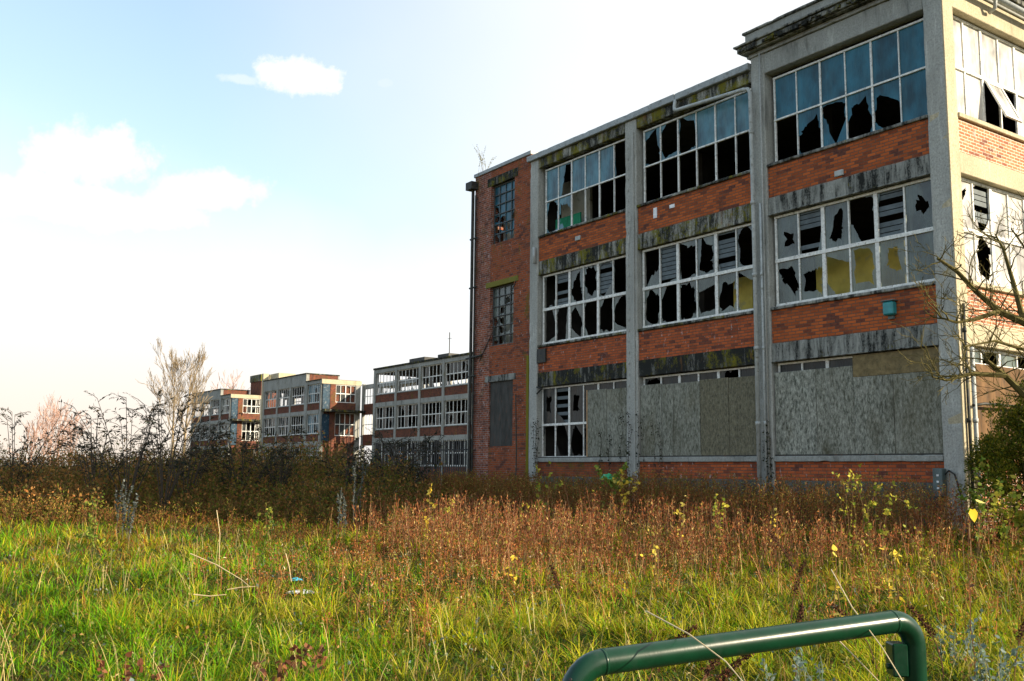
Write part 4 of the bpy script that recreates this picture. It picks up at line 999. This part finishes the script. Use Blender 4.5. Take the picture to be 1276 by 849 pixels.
for i, (px, D, h, st, nl, ls, cols, lab) in enumerate(specs):
    plant('sapling', lab, 'sapling', pgr(px, D), h * 1.18, st, int(nl * 1.6), ls * 1.1, cols, 100 + i, 'saplings with autumn leaves', spread=.25, side=2)

def dock(px, D, h, seed, lab, bend=.2):
    r = random.Random(seed); loc = pgr(px, D); root = tag(empty('dock_stalk', (loc[0], loc[1], float(ground_z(*loc)))), lab, 'weed', 'brown dock stalks')
    sm = MB(); a = r.uniform(-.4, .4) + (PI if r.random() < .5 else 0); pts = [Vector((math.cos(a) * bend * h * t ** 2.5, math.sin(a) * bend * h * t ** 2, h * t * (1 - .12 * t * bend))) for t in (0, .25, .5, .75, .9, 1)]
    sm.tube(pts, [.005, .0045, .004, .0035, .003, .002], 5); sm.build('stem', STEMS.setdefault('dock', mat_simple('dock stem', (.13, .05, .03), .8)), root)
    n = 260; V, Q, C = [], [], []
    tt = np.array([r.uniform(.62, 1) for _ in range(n)]); P = []
    for t in tt:
        q = t * 5 if False else None
        P.append(Vector((math.cos(a) * bend * h * t ** 2.5, math.sin(a) * bend * h * t ** 2, h * t * (1 - .12 * t * bend))))
    P = np.array([tuple(p) for p in P]); d = rnd_dir(n); P = P + d * (rs.uniform(0, .035, (n, 1)) * (1.15 - tt)[:, None] * 1.7)
    V, Q, C = leaves(P, rs.uniform(.012, .024, n), d, pal(n, [[.085, .035, .02], [.05, .025, .018], [.14, .06, .03]]), .8)
    np_mesh('seed_head', V, Q, M['leaf_soft'], C, root)
for a in ((800, 6.6, .62, 1, 'dark brown dock stalk leaning left above the left half of the rail', .55), (858, 6.2, .58, 2, 'curved dark dock stalk close above the middle of the rail', .6),
          (872, 5.9, .56, 3, 'second dark dock stalk just right of the curved one above the rail', .5), (997, 10.5, .95, 4, 'tall chocolate-brown dock head standing against the russet weeds', .35),
          (980, 9.4, .8, 5, 'short dark dock head left of the tall chocolate-brown one', .2), (985, 7.2, .66, 6, 'upright dark dock head above the rail among green leaves', .1),
          (1085, 7.6, .62, 7, 'leaning dark dock head between the yellow papery leaves and the rail end', .5), (1250, 7.2, .7, 8, 'dark dock stalk near the right edge of the grass', .25),
          (1165, 7.6, .6, 9, 'low dark dock stalk behind the right post of the rail', .4), (700, 11.0, .6, 10, 'thin dark dock stalk in the grass below the tower', .2)):
    dock(*a)
# wilted brown leafy clumps, lower left
for i, (px, D, lab) in enumerate(((428, 6.1, 'wilted reddish-brown leafy clump at the bottom edge, left of centre'), (350, 6.9, 'small wilted brown leaf clump up-left of the bottom-edge one'), (400, 7.5, 'wilted brown leaves standing in grass between the green tufts'), (165, 6.9, 'tiny russet leaf clump at lower left'), (70, 6.2, 'brown and yellow leaf clump at the lower left corner'))):
    plant('wilted_dock', lab, 'weed', pgr(px, D), .36, 5, 16, .05, [(.16, .06, .03), (.26, .11, .05), (.09, .04, .025)] + ([(.5, .45, .08)] if px < 100 else []), 300 + i, 'wilted brown leaf clumps', spread=.5, leafup=-.1)
# grey-green thistles
for i, (px, D, h, lab) in enumerate(((1250, 6.6, .55, 'blue-grey thistle-like clump at the right edge beside the rail post'), (1215, 7.1, .5, 'blue-grey clump left of the one at the right edge'), (990, 6.8, .45, 'blue-grey leafy weed right above the middle of the rail'), (935, 6.3, .45, 'blue-grey weed tuft left of the one above the rail'), (180, 6.4, .3, 'small blue-grey weed tuft at the lower left'), (1180, 8.2, .5, 'blue-grey weed tuft farther back near the right edge'), (655, 6.2, .3, 'small blue-grey weed tuft left of the rail end'))):
    plant('thistle', lab, 'weed', pgr(px, D), h, 6, 26, .035, [(.16, .22, .19), (.22, .28, .26), (.12, .18, .12)], 400 + i, 'blue-grey weeds', (.14, .18, .12), .5, .1)
# teasel-like blue-grey mugwort spires of the middle distance
for i, (px, D, h, lab) in enumerate(((445, 25, 2.1, 'tall grey seed-headed stem in front of the fence'), (430, 23, 1.2, 'shorter grey seed-headed stem left of the tall one'), (160, 22, 1.2, 'grey seed-headed clump at left in the brown weeds'), (150, 24, 1.5, 'grey seed-headed stems behind the clump at left'))):
    plant('mugwort', lab, 'weed', pgr(px, D), h, 4, 60, .05, [(.10, .12, .11), (.07, .085, .07), (.16, .18, .17)], 450 + i, 'grey seed-headed stems', (.12, .12, .10), .25, .3)
# pale dead canes
def cane(pts, r, lab, seed=0):
    r *= .55 if r > .005 else .8
    mb = MB(); mb.tube(pts, [r * (1 - .15 * i) for i in range(len(pts))], 6); o = mb.build('dead_cane', STEMS.setdefault('cane', mat_simple('pale cane', (.55, .43, .24), .7, var=.2, scale=20)), None)
    tag(o, lab, 'dead stem', 'pale dead canes'); return o
cane([at(237, 690, 11), at(270, 704, 10.9), at(300, 722, 10.8), at(311, 731, 10.7)], .012, 'long pale cane lying slanted in the grass at left')
cane([at(241, 741, 8.8), at(262, 743, 8.8), at(282, 741, 8.8)], .010, 'short pale cane lying flat below the long slanted one')
cane([at(283, 735, 9.2), at(300, 732, 9.2), at(318, 731, 9.2)], .009, 'short pale grass stem lying right of the flat cane')
cane([at(806, 762, 2.9), at(858, 790, 2.35), at(905, 825, 2.2), at(925, 849, 2.1), at(945, 880, 2.05)], .0026, 'pale grass stem bent across the left half of the green rail')
cane([at(1036, 710, 3.6), at(1062, 757, 2.9), at(1100, 808, 2.5), at(1125, 849, 2.4), at(1140, 890, 2.35)], .0028, 'long pale stem crossing the right end of the green rail')
cane([at(1037, 790, 2.9), at(1065, 818, 2.8), at(1095, 849, 2.7), at(1110, 870, 2.7)], .0024, 'thin stem under the rail near its right post')
cane([at(270, 636, 13), at(274, 665, 12.9), at(273, 700, 12.8), at(274, 718, 12.8)], .010, 'upright pale stalk at left rising above the grass')
cane([at(356, 690, 9.6), at(360, 705, 9.6), at(363, 725, 9.6)], .009, 'thin upright stalk beside the white litter')

# litter
def blob(name, label, cat, c, sx_, sy_, sz_, mat, seed):
    r = random.Random(seed); mb = MB(); n, m = 9, 5; vs = []
    for j in range(m + 1):
        for i in range(n):
            a = 2 * PI * i / n; t = j / m; rr = (1 - .75 * t ** 2) * r.uniform(.7, 1.15)
            vs.append((c[0] + math.cos(a) * sx_ * rr, c[1] + math.sin(a) * sy_ * rr, c[2] + sz_ * t * r.uniform(.6, 1.2)))
    fs = [(j * n + i, j * n + (i + 1) % n, (j + 1) * n + (i + 1) % n, (j + 1) * n + i) for j in range(m) for i in range(n)] + [tuple(range(m * n, m * n + n))]
    mb.add(vs, fs); o = mb.build(name, mat); tag(o, label, cat); return o
p = at(378, 700, 12.5); blob('plastic_sheet', 'crumpled white plastic sheet lying in the grass left of centre', 'litter', (p.x, p.y, .07), .20, .10, .035, M['plastic_white'], 1)
p = at(370, 687, 13.6); blob('plastic_bag', 'small crumpled blue plastic bag in the grass behind the white sheet', 'litter', (p.x, p.y, .10), .09, .05, .035, M['plastic_blue'], 2)
p = at(758, 590, 25.5); blob('plastic_sack', 'bright green plastic sack hanging in the sapling by the boarded left bay', 'litter', (p.x, p.y, 1.4), .22, .14, .13, M['plastic_green'], 3)

# ================================================================== trees
def limb(mb, p, d, L, r, lev, rnd, spread, up, n_child, minr, gnarl=.12, shrink=.62, seg=5):
    pts = [p]; rr = [r]; q = p.copy(); dd = d.normalized()
    for i in range(seg):
        dd = (dd + Vector((rnd.gauss(0, gnarl), rnd.gauss(0, gnarl), rnd.gauss(0, gnarl) + up * .10))).normalized()
        q = q + dd * (L / seg); pts.append(q.copy()); rr.append(max(minr, r * (1 - .62 * (i + 1) / seg)))
    mb.tube(pts, rr, 7 if lev > 3 else (5 if lev > 1 else 3), caps=False)
    if lev <= 0: return
    for c in range(n_child):
        t = rnd.uniform(.25, 1) if c else 1.0; i = min(int(t * seg), seg - 1); b = pts[i].lerp(pts[i + 1], t * seg - i)
        ax = (pts[i + 1] - pts[i]).normalized(); per = ax.orthogonal().normalized(); per.rotate(Matrix.Rotation(rnd.uniform(0, 2 * PI), 3, ax))
        nd = (ax * math.cos(spread * rnd.uniform(.6, 1.2)) + per * math.sin(spread * rnd.uniform(.6, 1.2)) + Vector((0, 0, up * .25)))
        limb(mb, b, nd, L * shrink * rnd.uniform(.75, 1.15), max(minr, rr[i] * .6), lev - 1, rnd, spread, up, n_child, minr, gnarl, shrink, seg)
def bare_tree(loc, h, r0, lab, seed, mat, nstem=1, lev=4, spread=.5, nchild=4, minr=.012, trunk_frac=.35, group=None):
    rnd = random.Random(seed); root = tag(empty('bare_tree', loc), lab, 'tree', group)
    tk = MB(); cr = MB()
    for s in range(nstem):
        a = rnd.uniform(0, 6.3); b = Vector((.5 * math.cos(a), .5 * math.sin(a), 0)) * (nstem > 1)
        if nstem == 2: b = Vector((-.30 + .65 * s, 0, 0))
        lean = Vector(((b.x) * .10, .02, 1)).normalized(); pts = [b + lean * (h * .92 * t) + Vector((rnd.uniform(-.1, .1), rnd.uniform(-.1, .1), 0)) * t * h * .04 for t in np.linspace(0, 1, 9)]
        rr = [r0 * (1 - .9 * t) for t in np.linspace(0, 1, 9)]
        tk.tube(pts, rr, 8)
        nb = 15
        for k in range(nb):
            t = trunk_frac + (1 - trunk_frac) * k / (nb - 1) * .97; i = min(int(t * 8), 7); p = pts[i].lerp(pts[i + 1], t * 8 - i)
            az = k * 2.4 + rnd.uniform(-.4, .4); d = Vector((math.cos(az) * (.6 if nstem == 1 else .95), math.sin(az) * (.6 if nstem == 1 else .95), 1.1)).normalized()
            L = h * (.40 if nstem == 1 else .30) * math.sqrt(max(.1, 1 - ((t - .5) / .62) ** 2)) * rnd.uniform(.8, 1.15)
            limb(cr, p, d, L * .75, max(minr, rr[i] * .42), lev - 1, rnd, spread, .6, nchild, minr)
    tk.build('trunk', mat, root, smooth=True); cr.build('crown', mat, root); return root
p = at(219, 600, 72); bare_tree((p.x, p.y, 0), 9.1, .15, 'tall bare tree with two pale stems at the left end of the far wings', 3, M['bark'], 2, 4, .30, 4, .010, .40)
p = at(283, 600, 150); bare_tree((p.x, p.y, 0), 13.2, .16, 'faint bare treetop showing above the roof of the leftmost wing', 5, M['bark_hazed'], 1, 3, .5, 4, .03, .3)
for i, (px, D, h, lab) in enumerate(((52, 110, 6.9, 'pinkish bare tree, leftmost of the small group on the left skyline'), (60, 112, 7.8, 'pinkish bare tree, tallest of the small group on the left skyline'), (70, 108, 6.8, 'pinkish bare tree, third of the small group on the left skyline'), (85, 114, 6.2, 'low pinkish bare tree at the right end of the small skyline group'), (36, 105, 5.4, 'low pinkish scrubby tree left of the small skyline group'))):
    p = at(px, 600, D); bare_tree((p.x, p.y, 0), h, .13, lab, 20 + i, M['bark_hazed'], 1, 3, .42, 4, .017, .25, 'pinkish bare trees on the left skyline')
# right-hand bare tree, its trunk just beyond the frame
rnd = random.Random(9); D0 = 14.0
rt = tag(empty('bare_tree', (9.3, 14.3, 0)), 'bare tree whose mossy twigs reach in from the right edge across the sunlit wall', 'tree')
def L_(px, py, D): return at(px, py, D) - Vector((9.3, 14.3, 0))
tk = MB(); tk.tube([Vector((0, 0, -.1)), Vector((.05, 0, 1.2)), Vector((-.1, 0, 2.2)), Vector((-.05, .1, 3.6)), Vector((.1, .1, 5.4)), Vector((.15, .1, 7))], [.2, .16, .14, .10, .06, .02], 9); tk.build('trunk', M['bark_dark'], rt, smooth=True)
cr = MB()
limbs = [[(1400, 470, 14.2), (1330, 430, 14.1), (1276, 402, 14), (1245, 388, 14), (1215, 362, 13.9), (1192, 338, 13.8), (1168, 322, 13.7)],
         [(1400, 500, 14.2), (1330, 515, 14.1), (1276, 492, 14), (1252, 468, 14), (1230, 450, 13.9), (1226, 442, 13.9)],
         [(1276, 402, 14), (1262, 350, 14.1), (1250, 310, 14.1), (1240, 292, 14.1)],
         [(1252, 468, 13.9), (1210, 466, 13.8), (1180, 474, 13.7), (1162, 470, 13.6)],
         [(1400, 420, 14.3), (1320, 360, 14.4), (1285, 320, 14.4), (1260, 285, 14.5)],
         [(1245, 388, 14), (1215, 398, 13.8), (1192, 402, 13.7), (1172, 396, 13.6)],
         [(1400, 480, 14.2), (1340, 450, 13.6), (1290, 440, 13.2), (1240, 425, 13.0), (1200, 432, 12.9)]]
for li, pts in enumerate(limbs):
    P_ = [L_(*q) for q in pts]; r0 = .075 if li in (0, 1) else .042
    rr = [max(.008, r0 * (1 - .75 * i / (len(P_) - 1))) for i in range(len(P_))]; cr.tube(P_, rr, 6)
    for i in range(1, len(P_)):
        for c in range(4 if pts[i][0] < 1290 else 3):
            t = rnd.random(); b = P_[i - 1].lerp(P_[i], t); ax = (P_[i] - P_[i - 1]).normalized()
            d = (ax * .7 + rdir(rnd, .15) * .9 + Vector((0, 0, .25)))
            limb(cr, b, d, rnd.uniform(.25, .6),   .012, 2, rnd, .6, .3, 3, .0038, .2, .66, 4)
for k in range(10):
    z = 2.6 + k * .4; az = k * 2.4; limb(cr, Vector((0, .05, z)), Vector((abs(math.cos(az)) * .9, math.sin(az), .6)), 1.6, .04, 3, rnd, .55, .4, 3, .005)
cr.build('crown', M['bark_dark'], rt)

# evergreen bushes at the side wall
def bush(loc, rx, ry, h, lab, seed, n=26000, cols=None, name='evergreen_bush'):
    r_ = random.Random(seed); root = tag(empty(name, loc), lab, 'bush'); rr = np.random.RandomState(seed)
    sm = MB()
    for k in range(12):
        a = r_.uniform(0, 6.3); e = Vector((math.cos(a) * rx * .7, math.sin(a) * ry * .7, h * r_.uniform(.5, .9))); sm.tube([Vector((0, 0, -.05)), e * .4 + Vector((0, 0, .1)), e], [.035, .02, .008], 5)
    sm.build('stem', M['bark_dark'], root)
    nc = 95; c = rr.normal(size=(nc, 3)); c /= np.linalg.norm(c, axis=1)[:, None]; c *= rr.uniform(.35, 1, (nc, 1)) ** .5
    c = c * np.array([rx, ry, h * .5]) + np.array([0, 0, h * .5]); cl_r = rr.uniform(.16, .34, nc); tone = rr.uniform(.7, 1.35, nc)
    i = rr.randint(0, nc, n); d = rr.normal(size=(n, 3)); d /= np.linalg.norm(d, axis=1)[:, None]
    P = c[i] + d * (cl_r[i] * rr.uniform(.3, 1, n) ** .6)[:, None]; P[:, 2] = np.abs(P[:, 2])
    ax = d * .6 + rr.normal(size=(n, 3)) * .5; ax[:, 2] += .3; ax /= np.linalg.norm(ax, axis=1)[:, None]
    V, Q, C = leaves(P, rr.uniform(.035, .075, n), ax, pal(n, cols) * tone[i][:, None], .45)
    np_mesh('foliage', V, Q, M['leaf'], C, root)
BC = [[.15, .16, .012], [.10, .13, .012], [.24, .21, .02], [.055, .08, .01]]
bush((9.35, 17.9, 0), .95, .8, 3.1, 'dark yellow-green evergreen bush against the side wall by the building corner', 1, 34000, BC)
bush((10.3, 17.6, 0), 1.2, 1.0, 4.3, 'taller evergreen bush cut by the right edge of the frame', 2, 42000, BC)
bush((12.2, 18.0, 0), 1.5, 1.3, 4.2, 'big evergreen bush standing just beyond the right edge', 3, 24000, BC)

# buddleias: arching dark stems with long drooping seed heads against the sky
def buddleia(px, D, h, seed, lab, nst=11, spread=.55):
    r = random.Random(seed); p = at(px, 600, D); root = tag(empty('buddleia', (p.x, p.y, 0)), lab, 'shrub', 'buddleia bushes with dark seed heads')
    sm = MB(); P, A, S = [], [], []
    for s in range(nst):
        a = r.uniform(0, 6.3); ln = r.uniform(.05, spread); H = h * r.uniform(.7, 1.05)
        pts = [Vector((math.cos(a) * ln * H * t ** 1.3, math.sin(a) * ln * H * t ** 1.3, H * t * (1 - .1 * t * ln))) for t in np.linspace(0, 1, 8)]
        sm.tube(pts, [.022 - .0022 * i for i in range(8)], 5)
        for q in range(9):
            t = r.uniform(.45, 1) if q else 1.; i = min(int(t * 7), 6); b = pts[i].lerp(pts[i + 1], t * 7 - i); dv = Vector((math.cos(a + r.uniform(-1.4, 1.4)), math.sin(a + r.uniform(-1.4, 1.4)), r.uniform(-.1, .9))).normalized()
            e = b + dv * r.uniform(.2, .5); sm.tube([b, b.lerp(e, .5) + Vector((0, 0, .03)), e], [.009, .007, .005], 4)
            if r.random() < .62:
                L = r.uniform(.12, .26)
                for w in range(16):
                    t2 = w / 15; c = e + dv * L * t2 - Vector((0, 0, .25 * L * t2 * t2)); rad = .022 * (1 - .7 * t2)
                    P.append(tuple(c + rdir(r) * rad)); A.append(tuple((dv + rdir(r) * .6).normalized())); S.append(.05)
            for w in range(4):
                c = b.lerp(e, r.random()); P.append(tuple(c)); dd = (dv + rdir(r) * .8 + Vector((0, 0, -.3))).normalized(); A.append(tuple(dd)); S.append(r.uniform(.10, .18))
    sm.build('stem', M['pipe_dark'] if False else STEMS.setdefault('bud', mat_simple('buddleia stem', (.06, .05, .04), .9)), root)
    n = len(P); V, Q, C = leaves(np.array(P), np.array(S), np.array(A), pal(n, [[.035, .04, .025], [.05, .04, .025], [.025, .035, .028]]), .28, .2); np_mesh('leaves', V, Q, M['leaf_soft'], C, root)
for a in ((160, 29, 3.75, 1, 'tall dark buddleia whose seed heads stand against the sky at left'), (118, 30, 3.2, 2, 'lower dark buddleia left of the tallest one'), (205, 28, 3.6, 3, 'dark buddleia at the foot of the tall bare tree'), (232, 30, 3.2, 4, 'dark buddleia between the bare tree and the leftmost wing'),
          (18, 31, 3.3, 5, 'small dark buddleia poking out at the left edge'), (300, 31, 2.9, 6, 'dark straggly buddleia in front of the leftmost wing'), (350, 31, 2.8, 7, 'dark buddleia in front of the chimney block'), (430, 31, 2.75, 8, 'dark buddleia in front of the cream fascia'), (480, 32, 3.0, 9, 'dark buddleia in front of the nearest far wing'), (508, 33, 2.8, 10, 'dark buddleia left of the steel fence')):
    buddleia(*a)

# palisade fence left of the tower
f0 = loc2w(-18.9, .2); fence = tag(empty('palisade_fence', f0, YAW), 'black steel palisade fence beside the left foot of the stair tower', 'fence')
mb = MB()
for k in range(46):
    x = -.15 - k * .155; mb.box(x - .035, x + .035, -.012, .0, .1, 2.62); mb.add([(x - .035, -.012, 2.62), (x + .035, -.012, 2.62), (x + .035, 0, 2.62), (x - .035, 0, 2.62), (x, -.006, 2.72)], [(0, 1, 4), (1, 2, 4), (2, 3, 4), (3, 0, 4)])
mb.build('pales', M['fence'], fence)
for z in (.5, 2.3):
    mb = MB(); mb.box(-7.3, -.05, .002, .045, z, z + .05); mb.build('rail', M['fence'], fence)
for x in (-.05, -2.4, -4.8, -7.2):
    mb = MB(); mb.box(x - .05, x + .05, .047, .147, 0, 2.7); mb.build('post', M['fence'], fence)

# weeds on the tower roof, ivy up the pillars
tp = loc2w(-18.1, .15, 12.3)
rw_ = plant('roof_weed', 'wispy grass tuft growing from the top left corner of the stair tower', 'weed', (tp.x, tp.y), 1.15, 9, 26, .035, [(.2, .2, .08), (.28, .25, .12)], 500, None, (.22, .2, .1), .75, .4); rw_.location = (tp.x, tp.y, 12.25)
def ivy(x, z1, lab, seed, w=.22, n=260):
    r = random.Random(seed); p = loc2w(x, -.07, 0); root = tag(empty('climbing_plant', p, YAW), lab, 'climber', 'climbers on the pillars')
    sm = MB(); P, A = [], []
    for s in range(4):
        q = Vector((r.uniform(-w, w), -.02, .3)); pts = [q.copy()]
        while q.z < z1 * r.uniform(.8, 1): q = q + Vector((r.uniform(-.06, .06), r.uniform(-.015, .012), .16)); q.x = max(-w, min(w, q.x)); q.y = max(-.1, min(-.01, q.y)); pts.append(q.copy())
        sm.tube(pts, .006, 4)
        for k in range(n // 4): b = r.choice(pts); P.append((b.x + r.uniform(-.06, .06), b.y - .02, b.z + r.uniform(-.08, .08))); A.append(tuple(rdir(r)))
    sm.build('stem', STEMS['bud'], root); m = len(P); V, Q, C = leaves(np.array(P), rs.uniform(.04, .08, m), np.array(A), pal(m, [[.02, .025, .015], [.04, .045, .02]]), .6); np_mesh('leaves', V, Q, M['leaf'], C, root)
ivy(-9.9, 3.2, 'dark climber on the foot of the pillar between the boarded bays', 1, .4, 300); ivy(-5.1, 2.9, 'dark climber around the drainpipe pillar', 2, .22, 260); ivy(-14.35, 3.4, 'dark climber at the foot of the mossy left pillar', 3, .2, 240); ivy(-11.0, 3.0, 'thin dark climber over the left boards', 4, .5, 160); ivy(-9.0, 3.2, 'thin dark climber over the first middle board', 5, .4, 140)

# ================================================================== green tubular rail
root = tag(empty('tubular_barrier', (at(713, 849, 2.38).x, 2.38, 0)), 'glossy dark green bent-tube barrier in the near foreground', 'barrier')
A0 = at(722, 829, 2.36); A1 = at(1122, 773.5, 2.74)
o0 = root.location.copy(); o0.z = 0
hd = (A1 - A0).normalized()
def bend(c0, din, dout, rad, n=8):
    "quarter bend points starting at c0 heading din ending heading dout"
    pts = []
    for i in range(n + 1):
        a = i / n * PI / 2; pts.append(c0 + din * rad * math.sin(a) + dout * rad * (1 - math.cos(a)))
    return pts
dn = Vector((0, 0, -1)); rad = .085
s0 = A0 + hd * .06; s1 = A1 - hd * .03
lb = bend(s0, -hd, dn, rad); rb = bend(s1, hd, dn, .075)
path = [Vector((lb[-1].x, lb[-1].y, -.1))] + lb[::-1] + [s0.lerp(s1, t) for t in (.25, .5, .75)] + rb + [Vector((rb[-1].x, rb[-1].y, -.1))]
mb = MB(); mb.tube([q - o0 for q in path], .030, 32); mb.build('tube', M['rail'], root, smooth=True)
mb = MB(); mb.tube([s0 - o0 - hd * .004, s0 - o0 + hd * .004], .0306, 32); mb.tube([s1 - o0 - hd * .004, s1 - o0 + hd * .004], .0306, 32); mb.build('weld_seam', M['rail'], root, smooth=True)
q = rb[-1] - o0; mb = MB(); mb.box(q.x - .068, q.x - .026, q.y - .025, q.y + .03, q.z - .075, q.z + .012); mb.build('bracket', M['rail'], root, .004)
mb = MB(); mb.tube([Vector((q.x - .078, q.y, q.z - .05)), Vector((q.x - .066, q.y, q.z - .05))], .008, 6); mb.build('bolt', M['rail'], root)
h0 = lb[5] - o0; mb = MB(); mb.tube([h0 + Vector((-.012, -.0265, .012)), h0 + Vector((-.014, -.0305, .014))], .0035, 10); mb.build('drain_hole', M['pipe_dark'], root)
for k_, v_ in list(STEMS.items()): pass
